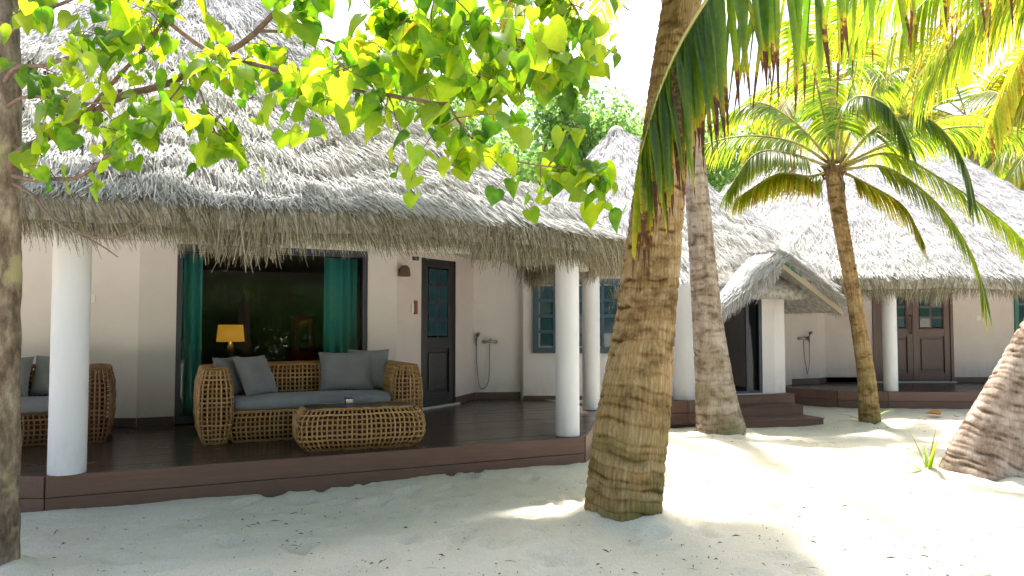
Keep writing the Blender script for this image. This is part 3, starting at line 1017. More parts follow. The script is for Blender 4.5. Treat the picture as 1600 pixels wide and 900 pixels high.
cp = [(-3.0, .2), (.45, .05), (.95, 2.4), (-.6, 5.3), (-3.5, 4.3)]
n = len(cp)
mb.add([(a, b, 2.19) for a, b in cp] + [(a, b, 2.22) for a, b in cp], [tuple(range(n - 1, -1, -1)), tuple(range(n, 2 * n))])
mb.build('ceiling', M['ceiling'], c2)
# glazed door, half open: fixed dark pane and slim metal frame
dr = Fr((-.85, 0), (.02, 0))
mb = MB()
dr.box(mb, 0, .05, -.08, -.01, Z2, 2.12); dr.box(mb, dr.len - .05, dr.len, -.08, -.01, Z2, 2.12)
dr.box(mb, .05, dr.len - .05, -.08, -.012, 2.05, 2.12); dr.box(mb, .05, dr.len - .05, -.08, -.012, Z2, Z2 + .05)
dd = mb.build('door', M['navy_frame'], c2, bevel=.004)
fbox('pane', dr, .65, dr.len - .05, -.05, -.044, Z2 + .05, 2.05, M['glass_dark'], dd)
fbox('stile', dr, .6, .65, -.06, -.03, Z2 + .05, 2.05, M['navy_frame'], dd)
fbox('threshold', dr, -.02, dr.len + .02, -.01, .06, Z2 - .005, Z2 + .015, M['threshold'], c2)
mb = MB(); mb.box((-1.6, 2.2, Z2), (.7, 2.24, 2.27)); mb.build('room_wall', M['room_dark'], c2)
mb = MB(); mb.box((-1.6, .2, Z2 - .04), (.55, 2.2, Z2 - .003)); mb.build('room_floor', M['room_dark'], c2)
# deck and steps
deck(c2, [(-2.05, -.6), (-.9, -.6), (-.9, 0.05), (-2.05, .05)], Z2, [((-2.05, -.6), (-1.72, -.66)), ((-1.72, -.66), (-.9, -.6))])
for (s0, s1, t0, t1, z) in ((-1.0, .5, -.14, .1, Z2), (-1.0, .37, -.5, -.14, .215), (-1.02, .36, -.95, -.5, .075)):
    mb = MB(); mb.box((s0, t0, -.1), (s1, t1, z - .012)); 
    st = mb.build('step', M['fascia'], c2, bevel=.004)
    mb = MB(); mb.box((s0 - .005, t0 - .015, z - .012), (s1 + .008, t1, z)); mb.build('tread', M['fascia'], st, bevel=.004)
column(c2, -1.63, -.43, Z2 + .003, 2.0, .155)

# ------------------------------------------------------------------ third cottage (double door)
c3 = thing('cottage', 'thatched cottage with brown panelled double door at the end of the sand', 'cottage', (8.0, 15.0, 0), 0, 'thatched beach cottages')
rs3 = RoofSurf(-.3, 2.5, 5.4, 4.95, 3.2, 2.2, 6.1, (1.0, .15), .05, 17)
round_roof(rs3, c3, (R(165), R(375)), 70000, 7000, 14000, 31, lean=.05, hang=(.14, .34))
def L3(x, y): return (x - 8.0, y - 15.0)
w3 = [L3(4.6, 13.75), L3(5.28, 14.55), L3(5.86, 14.75), L3(6.1, 15.0)]
wall(c3, w3[0], w3[1], -.1, 2.42, 'plaster_cream')
wall(c3, w3[1], w3[2], DZ - .05, 2.424, 'plaster_cream')
wall(c3, w3[2], w3[3], DZ - .05, 2.428, 'plaster_cream')
wall(c3, w3[3], L3(7.03, 15.0), DZ - .05, 2.432, 'plaster_cream')
mb = MB(); mb.box((L3(7.032, 0)[0], .002, 2.36), (L3(8.598, 0)[0], .15, 2.42)); mb.build('wall', M['plaster_cream'], c3)
wall(c3, L3(8.6, 15), L3(9.8, 15.0), DZ - .05, 2.434, 'plaster_cream')
mb = MB(); mb.box((1.8, .002, DZ), (3.2, .15, .95)); mb.build('wall', M['plaster_cream'], c3)
mb = MB(); mb.box((1.802, .004, 2.3), (3.198, .15, 2.43)); mb.build('wall', M['plaster_cream'], c3)
wall(c3, L3(11.2, 15), L3(12.4, 15.0), DZ - .05, 2.436, 'plaster_cream')
wall(c3, (4.4, 0), (4.4, 5.4), -.1, 2.4, 'plaster_cream')
wall(c3, (4.4, 5.4), (-3.6, 5.4), -.1, 2.4, 'plaster_cream')
wall(c3, (-3.6, 5.4), w3[0], -.1, 2.4, 'plaster_cream')
mb = MB(); mb.box((-2.9, -1.95, 2.26), (4.3, 5.3, 2.29)); mb.build('ceiling', M['ceiling'], c3)
f = Fr((-2.4, -1.98), (4.3, -2.1)); fbox('beam', f, 0, f.len, -.12, 0, 1.98, 2.14, M['beam'], c3)
for p, q in zip(w3[1:], w3[2:] + [L3(7.03, 15)]):
    f = Fr(p, q); fbox('skirting_board', f, .003, f.len - .003, .001, .018, DZ + .004, DZ + .105, M['skirting'], c3)
f = Fr(w3[3], L3(7.03, 15)); fbox('skirting_board', f, .003, f.len - .003, .001, .018, DZ + .004, DZ + .105, M['skirting'], c3)
f = Fr(L3(8.6, 15), L3(9.8, 15)); fbox('skirting_board', f, .003, f.len - .003, .001, .018, DZ + .004, DZ + .105, M['skirting'], c3)
d3 = Fr(L3(7.03, 15), L3(8.6, 15))
mb = MB(); d3.box(mb, 0, .06, -.1, .02, DZ, 2.36); d3.box(mb, d3.len - .06, d3.len, -.1, .02, DZ, 2.36); d3.box(mb, .06, d3.len - .06, -.1, .018, 2.3, 2.36)
mb.build('door_frame', M['door_brown'], c3, bevel=.004)
mid = d3.len / 2
door_leaf(c3, d3, .062, mid - .003, DZ + .03, 2.3, M['door_brown'], 'pane_reflect', 2, 4, .475, handle=mid - .05)
door_leaf(c3, d3, mid + .003, d3.len - .062, DZ + .03, 2.3, M['door_brown'], 'pane_reflect', 2, 4, .475)
fbox('threshold', d3, -.02, d3.len + .02, .021, .07, DZ + .002, DZ + .025, M['threshold'], c3)
wf3 = Fr(L3(9.8, 15), L3(11.2, 15))
lattice_window(c3, wf3, .0, wf3.len, .95, 2.3, 3, 3, M['teal_frame'], 'pane_reflect', fw=.08)
deck(c3, [L3(4.75, 13.95), L3(5.57, 13.2), L3(6.3, 12.95), L3(12.4, 12.65), L3(12.4, 15.05), L3(5.6, 15.05)], DZ,
     [(L3(4.75, 13.95), L3(5.57, 13.2)), (L3(5.57, 13.2), L3(6.3, 12.95)), (L3(6.3, 12.95), L3(12.4, 12.65))])
for x, y in ((6.44, 13.12), (11.5, 12.9)):
    lx, ly = L3(x, y); column(c3, lx, ly, DZ + .003, 2.03, .115)

# ------------------------------------------------------------------ roof of a further cottage
c4 = thing('cottage', 'thatched cottage roof showing as a sliver at the picture edge, beyond the others', 'cottage', (22.5, 26, 0), 0, 'thatched beach cottages')
rs4 = RoofSurf(0, 0, 5.2, 5.0, 2.6, 2.2, 6.6, (.5, .3), .05, 23)
round_roof(rs4, c4, (R(165), R(375)), 9000, 2000, 2500, 41, lean=0)
for p, q in zip([(-3.8, -3.2), (3.8, -3.2), (3.8, 3.2), (-3.8, 3.2)], [(3.8, -3.2), (3.8, 3.2), (-3.8, 3.2), (-3.8, -3.2)]):
    wall(c4, p, q, -.1, 2.6)

# ------------------------------------------------------------------ wicker furniture
def rr_ring(hx, hy, r, n):
    """rounded rectangle points, n per metre-independent, CCW"""
    pts = []
    for cxs, cys, a0 in ((1, -1, -90), (1, 1, 0), (-1, 1, 90), (-1, -1, 180)):
        for k in range(5):
            a = R(a0 + 90 * k / 4)
            pts.append((cxs * (hx - r) + r * math.cos(a), cys * (hy - r) + r * math.sin(a)))
    return pts

def resample(pts, step, closed=True):
    P = pts + [pts[0]] if closed else pts
    seg = [math.dist(a, b) for a, b in zip(P, P[1:])]
    L = sum(seg); n = max(4, round(L / step))
    out = []
    for i in range(n if closed else n + 1):
        d = L * i / n
        j = 0
        while j < len(seg) - 1 and d > seg[j]:
            d -= seg[j]; j += 1
        t = d / max(seg[j], 1e-9)
        out.append(tuple(a + (b - a) * t for a, b in zip(P[j], P[j + 1])))
    return out

def wicker_block(name, parent, x0, x1, y0, y1, z0, z1, mat, bulge=.07, r=.06, sp=.044, rad=.0086, top=True, seed=0, dark=False):
    """open square-weave rattan block: hoops round it, uprights that turn over the top"""
    rg = random.Random(seed)
    mb = MB()
    cx, cyy = (x0 + x1) / 2, (y0 + y1) / 2
    hx, hy = (x1 - x0) / 2, (y1 - y0) / 2
    H = z1 - z0
    def prof(z):
        u = (z - z0) / H * 2 - 1
        return -bulge * (abs(u) ** 3)
    ntop = .03
    nz = max(3, round(H / sp))
    J = lambda a: rg.uniform(-a, a)
    for i in range(nz + 1):
        z = z0 + H * i / nz
        o = prof(z)
        ring = resample(rr_ring(hx + o, hy + o, r, 0), .045)
        pts = [(cx + x + J(.0022), cyy + y + J(.0022), z + J(.004)) for x, y in ring]
        pts.append(pts[0])
        mb.tube(pts, rad * (1.5 if i in (0, nz) else 1), 4, min(1, max(0, rg.gauss(.5, .17))), cap=False)
    base = resample(rr_ring(hx, hy, r, 0), sp)
    zs = [z0 + H * k / 9 for k in range(10)]
    for x, y in base:
        j = J(.006)
        tx, ty = -y, x
        tl = math.hypot(tx, ty); tx /= tl; ty /= tl
        pts = []
        for z in zs:
            o = prof(z)
            fx = (hx + o) / hx; fy = (hy + o) / hy
            e = .005 * (1 if len(pts) % 2 else -1)
            pts.append((cx + x * fx + tx * j + e * x / hx * .6, cyy + y * fy + ty * j + e * y / hy * .6, z))
        mb.tube(pts, rad, 4, min(1, max(0, rg.gauss(.55, .17))), cap=False)
    if top:
        o = prof(z1)
        ax, ay = hx + o, hy + o
        for k in range(1, round(2 * ax / sp)):
            x = -ax + 2 * ax * k / round(2 * ax / sp)
            mb.tube([(cx + x + J(.003), cyy - ay + ay * 2 * t / 6, z1 + .012 * math.sin(math.pi * t / 6)) for t in range(7)], rad, 4, min(1, max(0, rg.gauss(.55, .17))), cap=False)
        for k in range(1, round(2 * ay / sp)):
            y = -ay + 2 * ay * k / round(2 * ay / sp)
            mb.tube([(cx - ax + ax * 2 * t / 6, cyy + y + J(.003), z1 + .008 + .012 * math.sin(math.pi * t / 6)) for t in range(7)], rad, 4, min(1, max(0, rg.gauss(.55, .17))), cap=False)
    return mb.build(name, mat, parent)

def soft_box(name, parent, lo, hi, mat, r=.05, crown=.02):
    mb = MB()
    nx, ny = 14, 8
    (a, b, c), (d, e, f) = lo, hi
    hx, hy = (d - a) / 2, (e - b) / 2
    cx, cyy = (a + d) / 2, (b + e) / 2
    rows = []
    for z, ins, cr in ((c, .03, 0), (c + .02, .006, 0), ((c + f) / 2, -.006, 0), (f - .025, .004, 0), (f - .006, .02, 0), (f + .004, .06, 0)):
        rows.append([(cx + x, cyy + y, z) for x, y in resample(rr_ring(hx - ins, hy - ins, r, 0), .1)][:])
    n = min(len(q) for q in rows)
    rows = [[q[int(i * len(q) / n)] for i in range(n)] for q in rows]
    vs = [p for q in rows for p in q]
    m = len(rows)
    fs = [(k * n + i, k * n + (i + 1) % n, (k + 1) * n + (i + 1) % n, (k + 1) * n + i) for k in range(m - 1) for i in range(n)]
    vs.append((cx, cyy, f + crown)); vs.append((cx, cyy, c))
    fs += [((m - 1) * n + i, (m - 1) * n + (i + 1) % n, len(vs) - 2) for i in range(n)]
    fs += [((i + 1) % n, i, len(vs) - 1) for i in range(n)]
    mb.add(vs, fs)
    return mb.build(name, mat, parent, smooth=True)

def sofa(loc, rz, W, label, mat, seed, flip=False):
    t = thing('sofa', label, 'sofa', loc, rz, 'wicker sofas on the veranda')
    D = .92
    A = .3
    wicker_block('arm', t, 0, A, 0, D, .015, .7, mat, bulge=.045, seed=seed)
    wicker_block('arm', t, W - A, W, 0, D, .015, .7, mat, bulge=.045, seed=seed + 1)
    wicker_block('backrest', t, A - .02, W - A + .02, D - .24, D, .3, .71, mat, bulge=.03, seed=seed + 2)
    wicker_block('base', t, A - .03, W - A + .03, .05, D - .1, .015, .29, mat, bulge=.03, seed=seed + 3)
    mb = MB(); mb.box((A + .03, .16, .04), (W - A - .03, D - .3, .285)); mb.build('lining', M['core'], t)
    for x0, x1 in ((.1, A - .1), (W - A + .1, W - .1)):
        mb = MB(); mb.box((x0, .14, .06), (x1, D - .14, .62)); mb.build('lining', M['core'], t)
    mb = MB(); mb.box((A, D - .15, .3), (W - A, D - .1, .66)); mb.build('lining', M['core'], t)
    soft_box('seat_cushion', t, (A + .005, .07, .305), (W - A - .005, D - .25, .42), M['cushion'])
    return t

sofa(at1(1.12, 1.0, DZ), A1, 2.2, 'honey rattan sofa with grey seat cushion under the big window', M['rattan'], 100)
sofa(at1(-1.78, 1.62, DZ), A1, 2.15, 'dark rattan sofa half hidden by the white column beside the trunk', M['rattan_dark'], 200)

def pillow(loc, rot, w, h, th, label, seed):
    mb = MB()
    rg = random.Random(seed)
    n = 16
    for sgn in (1, -1):
        vs = []
        for j in range(n + 1):
            for i in range(n + 1):
                u, v = i / n * 2 - 1, j / n * 2 - 1
                pin = 1 - .07 * (1 - abs(u) ** 2) * abs(v) ** 3
                piv = 1 - .07 * (1 - abs(v) ** 2) * abs(u) ** 3
                b = max(0, (1 - abs(u) ** 2.6)) ** .5 * max(0, (1 - abs(v) ** 2.6)) ** .5
                wr = .006 * math.sin(9 * u + 4 * v + seed) * b
                vs.append((u * w / 2 * piv, sgn * (th / 2 * b + wr), v * h / 2 * pin + h / 2))
        m = n + 1
        fs = [(j * m + i, j * m + i + 1, (j + 1) * m + i + 1, (j + 1) * m + i) for j in range(n) for i in range(n)]
        if sgn > 0:
            fs = [f[::-1] for f in fs]
        mb.add(vs, fs)
    o = mb.build('pillow', M['pillow'], smooth=True)
    o.location = loc; o.rotation_euler = rot
    tag(o, label, 'pillow', 'grey scatter pillows')
SC = DZ + .425
def prot(lean, yaw, roll=0):
    return (Matrix.Rotation(A1 + yaw, 3, 'Z') @ Matrix.Rotation(lean, 3, 'X') @ Matrix.Rotation(roll, 3, 'Y')).to_euler()
pillow(at1(1.53, 1.52, SC), prot(R(-24), R(52)), .46, .42, .15, 'grey pillow leaning on the sofa arm below the lamp, the rear of two', 1)
pillow(at1(1.74, 1.40, SC), prot(R(-27), R(40)), .46, .44, .15, 'grey pillow tilted in front of another at the lamp end of the sofa', 2)
pillow(at1(2.62, 1.5, SC), prot(R(-20), R(-6)), .58, .44, .16, 'large grey pillow facing out at the door end of the sofa', 3)
pillow(at1(2.86, 1.58, SC), prot(R(-14), R(-22)), .46, .45, .15, 'grey pillow tucked behind the large one at the sofa arm', 4)
pillow(at1(-.62, 2.15, SC), prot(R(-20), R(-12)), .5, .42, .15, 'grey pillow on the dark rattan sofa, the one nearer the tree trunk', 5)
pillow(at1(-.18, 2.2, SC), prot(R(-18), R(-20)), .46, .42, .13, 'grey pillow at the column end of the dark rattan sofa, against its arm', 6)

def coffee_table():
    t = thing('coffee_table', 'bulging rattan coffee table with dark top in front of the sofa', 'table', at1(1.88, .2, DZ), A1 - R(5))
    W, D, H = 1.16, .58, .37
    wicker_block('body', t, 0, W, 0, D, .012, H, M['rattan'], bulge=.075, r=.07, sp=.044, seed=300, top=False)
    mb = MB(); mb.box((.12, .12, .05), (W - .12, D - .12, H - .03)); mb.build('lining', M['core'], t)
    mb = MB(); mb.box((.075, .075, H - .012), (W - .075, D - .075, H + .01)); mb.build('table_top', M['door_dark'], t, bevel=.006)
    a = thing('ashtray', 'small steel ashtray on the rattan coffee table', 'ashtray', at1(2.42, .58, DZ + H + .011), A1)
    mb = MB(); mb.box((-.035, -.035, 0), (.035, .035, .05)); mb.build('cup', M['metal'], a, bevel=.006)
    mb = MB(); mb.box((-.04, -.04, .05), (.04, .04, .058)); mb.build('lid', M['black'], a, bevel=.002)
coffee_table()

# ------------------------------------------------------------------ wall fittings
def wpt(parent_loc, rz, fr, s, d, z):
    p = fr(s, d, z)
    c, k = math.cos(rz), math.sin(rz)
    return (parent_loc[0] + p[0] * c - p[1] * k, parent_loc[1] + p[0] * k + p[1] * c, p[2])

def ang(fr, rz):
    return rz + math.atan2(fr.e.y, fr.e.x)

def switch(loc, rz, label):
    t = thing('wall_switch', label, 'switch', loc, rz, 'white wall switches')
    mb = MB(); mb.box((-.045, -.012, -.045), (.045, 0, .045)); mb.build('plate', M['switch'], t, bevel=.004)
    mb = MB(); mb.box((-.02, -.017, -.028), (.02, -.0122, .028)); mb.build('button', M['switch'], t, bevel=.002)
fl = Fr(pa, pb)
switch(wpt((-3.5, 5.83), A1, fl, fl.len - .53, .001, 1.72), ang(fl, A1), 'white switch plate on the shaded wall above the dark rattan sofa')
f3 = Fr(L3(8.6, 15), L3(9.8, 15))
switch(wpt((8, 15), 0, f3, .5, .001, 1.55), 0, 'white switch plate on the wall right of the brown double door')

def shower(loc, rz, label, drop, off):
    """wall mixer with a hand spray on a looped hose"""
    t = thing('hand_shower', label, 'shower', loc, rz, 'outdoor hand showers')
    mb = MB()
    mb.tube([(-.09, -.03, 0), (.09, -.03, 0)], .02, 10)
    mb.tube([(-.09, 0, 0), (-.09, -.03, 0)], .028, 10); mb.tube([(.09, 0, 0), (.09, -.03, 0)], .028, 10)
    mb.tube([(.0, -.03, .0), (0, -.05, .03), (.02, -.09, .05)], [.014, .012, .01], 8)
    mb.build('mixer', M['metal'], t, smooth=True)
    mb = MB()
    mb.tube([(off, 0, .03), (off, -.04, .03)], .014, 8)
    mb.tube([(off, -.05, -.07), (off, -.055, .03), (off + .01, -.06, .1)], [.011, .013, .014], 10)
    mb.tube([(off + .012, -.055, .095), (off + .03, -.1, .125)], [.03, .026], 12)
    mb.build('handset', M['hose'], t, smooth=True)
    mb = MB()
    pts = []
    for k in range(25):
        u = k / 24
        x = off + (0 - off) * (u * u * (3 - 2 * u))
        z = -.07 * (1 - u) - .03 * u - drop * (math.sin(math.pi * u) ** .55)
        pts.append((x + .01 * math.sin(u * 11), -.05 + .012 * math.sin(u * 7), z))
    mb.tube(pts, .0075, 6)
    mb.build('hose', M['hose'], t, smooth=True)
fs1 = Fr(pf, pg)
shower(wpt((-3.5, 5.83), A1, fs1, .24, .001, 1.17), ang(fs1, A1), 'hand shower with looped hose on the wall between dark door and blue window', .66, -.21)
fs3 = Fr(w3[1], w3[2])
shower(wpt((8, 15), 0, fs3, .26, .001, 1.16), ang(fs3, 0), 'hand shower with looped hose on the cream wall beyond the steps', .62, .11)

fw3 = Fr(pc, pd)
def sign():
    t = thing('wall_sign', 'small white and red-brown name plate on the wall beside the dark door', 'sign', wpt((-3.5, 5.83), A1, fw3, .34, .001, 1.66), ang(fw3, A1))
    mb = MB(); mb.box((-.045, -.012, -.07), (.0, 0, .05)); mb.build('plate', M['switch'], t, bevel=.002)
    mb = MB(); mb.box((.005, -.03, -.09), (.055, 0, .09)); mb.build('backing', M['signwood'], t, bevel=.004)
sign()
def wall_lamp():
    t = thing('wall_lamp', 'brown wall lamp up under the thatch fringe near the dark door', 'lamp', wpt((-3.5, 5.83), A1, fw3, .06, .001, 2.1), ang(fw3, A1))
    mb = MB(); mb.tube([(0, 0, .02), (0, -.04, .02)], .035, 12); mb.build('bracket', M['black'], t)
    mb = MB(); mb.tube([(0, -.08, .09), (0, -.08, .06), (0, -.08, -.03), (0, -.08, -.05)], [.03, .06, .075, .07], 16); mb.build('lamp_shade', M['litter'], t, smooth=True)
wall_lamp()

# ------------------------------------------------------------------ palms
def catmull(P, n):
    P = [Vector(p) for p in P]
    P = [P[0] * 2 - P[1]] + P + [P[-1] * 2 - P[-2]]
    out = []
    m = len(P) - 3
    for i in range(n + 1):
        u = i / n * m
        k = min(int(u), m - 1); t = u - k
        a, b, c, d = P[k:k + 4]
        out.append(.5 * ((2 * b) + (c - a) * t + (2 * a - 5 * b + 4 * c - d) * t * t + (3 * b - a - 3 * c + d) * t ** 3))
    return out

def palm_trunk(parent, path, radii, mat, seed, ring=.07, rough=1.0, seg=72, step=.016):
    """path relative to parent; scar rings step outwards, split fibres run up between them"""
    rg = np.random.default_rng(seed)
    L = sum((Vector(b) - Vector(a)).length for a, b in zip(path, path[1:]))
    n = int(L / step)
    C = catmull(path, n)
    rr = np.interp(np.linspace(0, 1, n + 1), np.linspace(0, 1, len(radii)), radii)
    th = np.linspace(0, 2 * math.pi, seg, endpoint=False)
    # ring heights with uneven spacing
    hs = [0.0]
    while hs[-1] < L + .2:
        hs.append(hs[-1] + ring * rg.uniform(.55, 1.5))
    hs = np.array(hs)
    tiltA, tiltP = rg.normal(0, .022, len(hs)), rg.uniform(0, 6.28, len(hs))
    depth = rg.uniform(.3, 1.0, len(hs))
    nf = int(2 * math.pi * radii[0] / .034)
    fa = rg.normal(0, 1, (len(hs), 5)); fp = rg.uniform(0, 6.28, (len(hs), 5))
    fibre = rg.normal(0, 1, nf)
    V = np.empty((n + 1, seg, 3)); T = np.empty((n + 1, seg))
    s = 0
    wob = rg.uniform(0, 6.28, 6)
    for i in range(n + 1):
        if i: s += (C[i] - C[i - 1]).length
        d = (C[min(i + 1, n)] - C[max(i - 1, 0)]).normalized()
        a = d.cross(Vector((0, 1, 0))).normalized(); b = a.cross(d)
        sl = s + .03 * np.sin(th + wob[0] + s * 2) + .01 * np.sin(th * 3 + wob[1] + s * 5) + .006 * np.sin(th * 7 + wob[2] - s * 9)
        k = np.clip(np.searchsorted(hs, sl) - 1, 0, len(hs) - 2)
        gap = hs[k + 1] - hs[k]
        u = np.clip((sl - hs[k]) / gap, 0, 1)
        dist = np.minimum(u, 1 - u) * gap
        kk = np.where(u < .5, k, k + 1)                                       # nearest scar line
        m = .35 + .6 * np.sin(th * 2 + fp[kk, 0]) * fa[kk, 0] + .5 * np.sin(th * 5 + fp[kk, 1]) * fa[kk, 1] + .4 * np.sin(th * 11 + fp[kk, 2])
        m = np.clip(m, 0.22, 1.25)                                            # the scar opens and closes round the trunk
        crack = np.exp(-(dist / (.0075 + .006 * m)) ** 2) * m * depth[kk]
        fi = th / (2 * math.pi) * nf + .25 * np.sin(s * 7 + th * 3)
        cord = np.cos(2 * math.pi * fi)
        f0 = fibre[np.round(fi).astype(int) % nf]
        disp = (.007 * (1 - u) - .017 * crack + .0022 * cord + .0012 * f0) * rough
        disp += .012 * np.sin(th * 2 + wob[3] + s * 1.7) * rough * rr[i] / .2 + .006 * np.sin(th * 5 + wob[4] + s * 3.1) * rough * rr[i] / .2
        r = rr[i] + disp
        V[i] = np.array(C[i]) + np.outer(r * np.cos(th), np.array(a)) + np.outer(r * np.sin(th), np.array(b))
        T[i] = np.clip(.74 - 1.0 * crack + .13 * cord + .05 * f0 + .08 * fa[k, 3], 0, 1)
    o = np_mesh('trunk', V.reshape(-1, 3), grid_quads(n + 1, seg, True), mat, parent, T.ravel(), smooth=True)
    return C

def leaflet(mb, p, d, up, L, w, droop, tint, seg=4, fold=.35):
    """folded strap leaf from p along d that sags with length"""
    d = d.normalized()
    side = d.cross(up)
    side = side.normalized() if side.length > .01 else Vector((1, 0, 0))
    vs, tt = [], []
    q = p.copy()
    cur = d.copy()
    st = L / seg
    nrm = side.cross(d)
    for i in range(seg + 1):
        u = i / seg
        ww = w * (.45 + 2.2 * u) if u < .25 else w * (1 - max(0, (u - .3)) / .7) ** .7
        if i == seg: ww = w * .04
        vs += [q + side * ww, q - nrm * ww * fold, q - side * ww]
        t = tint(u) if callable(tint) else tint
        tt += [t, t, t]
        cur = (cur + Vector((0, 0, -1)) * droop * (.4 + u)).normalized()
        q = q + cur * st
        nrm = side.cross(cur)
    fs = []
    for i in range(seg):
        a = i * 3
        fs += [(a, a + 1, a + 4, a + 3), (a + 1, a + 2, a + 5, a + 4)]
    mb.add(vs, fs, tt)

def frond_path(base, az, el, L, droop, n=22, twist=0):
    p = Vector(base)
    d = Vector((math.cos(az) * math.cos(el), math.sin(az) * math.cos(el), math.sin(el)))
    out = [p.copy()]
    for i in range(n):
        u = i / n
        d = (d + Vector((0, 0, -1)) * droop / n * (.35 + 1.5 * u) + Vector((-math.sin(az), math.cos(az), 0)) * twist / n).normalized()
        p = p + d * (L / n)
        out.append(p.copy())
    return out

def frond(parent, path, nl, lw, llen, seed, yellow=.0, mat='palm_leaf', hang=.35, single=False, start=.16, stalk=.02, seg=4):
    rg = random.Random(seed)
    n = len(path) - 1
    mb = MB()
    mb.tube(path, [stalk * (1 - .85 * i / n) for i in range(n + 1)], 6)
    fr = mb.build('frond', M['rachis'], parent, smooth=True)
    lm = MB()
    Z = Vector((0, 0, 1))
    for k in range(nl):
        u = start + (1 - start) * (k + rg.uniform(-.3, .3)) / nl
        u = min(max(u, start), .995)
        i = min(int(u * n), n - 1); t = u * n - i
        p = path[i].lerp(path[i + 1], t)
        d = (path[i + 1] - path[i]).normalized()
        side = d.cross(Z)
        side = side.normalized() if side.length > .05 else Vector((1, 0, 0))
        L = llen * (math.sin(math.pi * (.12 + .72 * u)) ** .6) * rg.uniform(.85, 1.1)
        for sg in (1, -1):
            if rg.random() < .03: continue
            up = side.cross(d) * 1.0
            dd = side * sg * (1 - .3 * u) + d * (.5 + .35 * u) - Z * (hang + rg.uniform(-.12, .12)) + up * .12
            y = yellow + rg.gauss(.35, .16)
            tip = rg.random() < .3
            tf = (lambda q, y=y, tip=tip: min(1, max(0, y + (.35 * q if tip else .12 * q))))
            if single:
                m1 = MB(); leaflet(m1, p, dd, up + side * .01, L, lw * rg.uniform(.8, 1.15), .22 * (1 + hang), tf, seg)
                m1.build('leaflet', M[mat], fr, smooth=True)
            else:
                leaflet(lm, p, dd, up + side * .01, L, lw * rg.uniform(.8, 1.15), .2 * (1 + hang), tf, seg)
    if not single:
        kind(lm.build('leaflets', M[mat], fr, smooth=True), 'stuff')
    return fr

def crown(parent, top, fronds, seed, lw, llen, nl, mat='palm_leaf', stalk=.022, hang=.35, seg=4):
    rg = random.Random(seed)
    top = Vector(top)
    for k, (az, el, L, dr, yl) in enumerate(fronds):
        b = top + Vector((math.cos(R(az)) * .06, math.sin(R(az)) * .06, rg.uniform(-.12, .08)))
        path = frond_path(b, R(az), R(el), L, dr, twist=rg.uniform(-.35, .35))
        frond(parent, path, nl, lw, llen, seed * 50 + k, yl, mat, hang, stalk=stalk, seg=seg)

# A: thick tan palm in the foreground
pA = thing('palm_tree', 'thick tan palm trunk standing in the sand in front of the veranda', 'palm tree', (.84, 5.78, 0), 0, 'coconut palms')
def rel(base, pts): return [tuple(Vector(p) - Vector(base)) for p in pts]
bA = (.84, 5.78, 0)
pathA = rel(bA, [(.84, 5.78, -.12), (.84, 5.78, .12), (.90, 5.79, .75), (1.02, 5.82, 1.5), (1.10, 5.85, 2.2), (1.2, 5.9, 3.0), (1.31, 5.95, 3.75), (1.5, 6.05, 4.8), (1.75, 6.2, 6.0)])
palm_trunk(pA, pathA, [.272, .285, .287, .222, .185, .163, .153, .148, .14], M['bark_tan'], 5, ring=.085, rough=1.15, seg=150, step=.009)
crown(pA, rel(bA, [(1.75, 6.2, 6.05)])[0], [(20, 20, 3.0, 1.6, .1), (75, 35, 3.2, 1.5, .05), (125, 15, 3.0, 1.6, .15), (170, 28, 3.3, 1.8, .25), (215, 40, 3.0, 1.5, .1), (300, 30, 2.9, 1.6, .1), (340, 50, 3, 1.4, .0), (150, -8, 2.9, 1.5, .35)], 3, .021, .62, 44)

# B: pale slender palm behind it
bB = (2.74, 10.25, 0)
pB = thing('palm_tree', 'slender pale grey palm with flared mossy foot beside the brown steps', 'palm tree', bB, 0, 'coconut palms')
pathB = rel(bB, [(2.78, 10.25, -.1), (2.76, 10.25, .1), (2.68, 10.25, .75), (2.6, 10.25, 1.5), (2.55, 10.25, 2.3), (2.5, 10.3, 3.2), (2.4, 10.35, 4.2), (2.25, 10.4, 5.5), (2.1, 10.5, 7.0)])
palm_trunk(pB, pathB, [.34, .33, .24, .185, .165, .16, .155, .145, .13], M['bark_grey'], 8, ring=.09, rough=.9, seg=56, step=.022)
crown(pB, rel(bB, [(2.1, 10.5, 7.05)])[0], [(10, 15, 3.2, 1.5, .1), (60, 30, 3.2, 1.5, .05), (110, 10, 3.0, 1.5, .2), (160, 25, 3.3, 1.6, .2), (250, 40, 3.0, 1.4, .1), (310, 15, 3.2, 1.5, .1)], 4, .02, .6, 40)

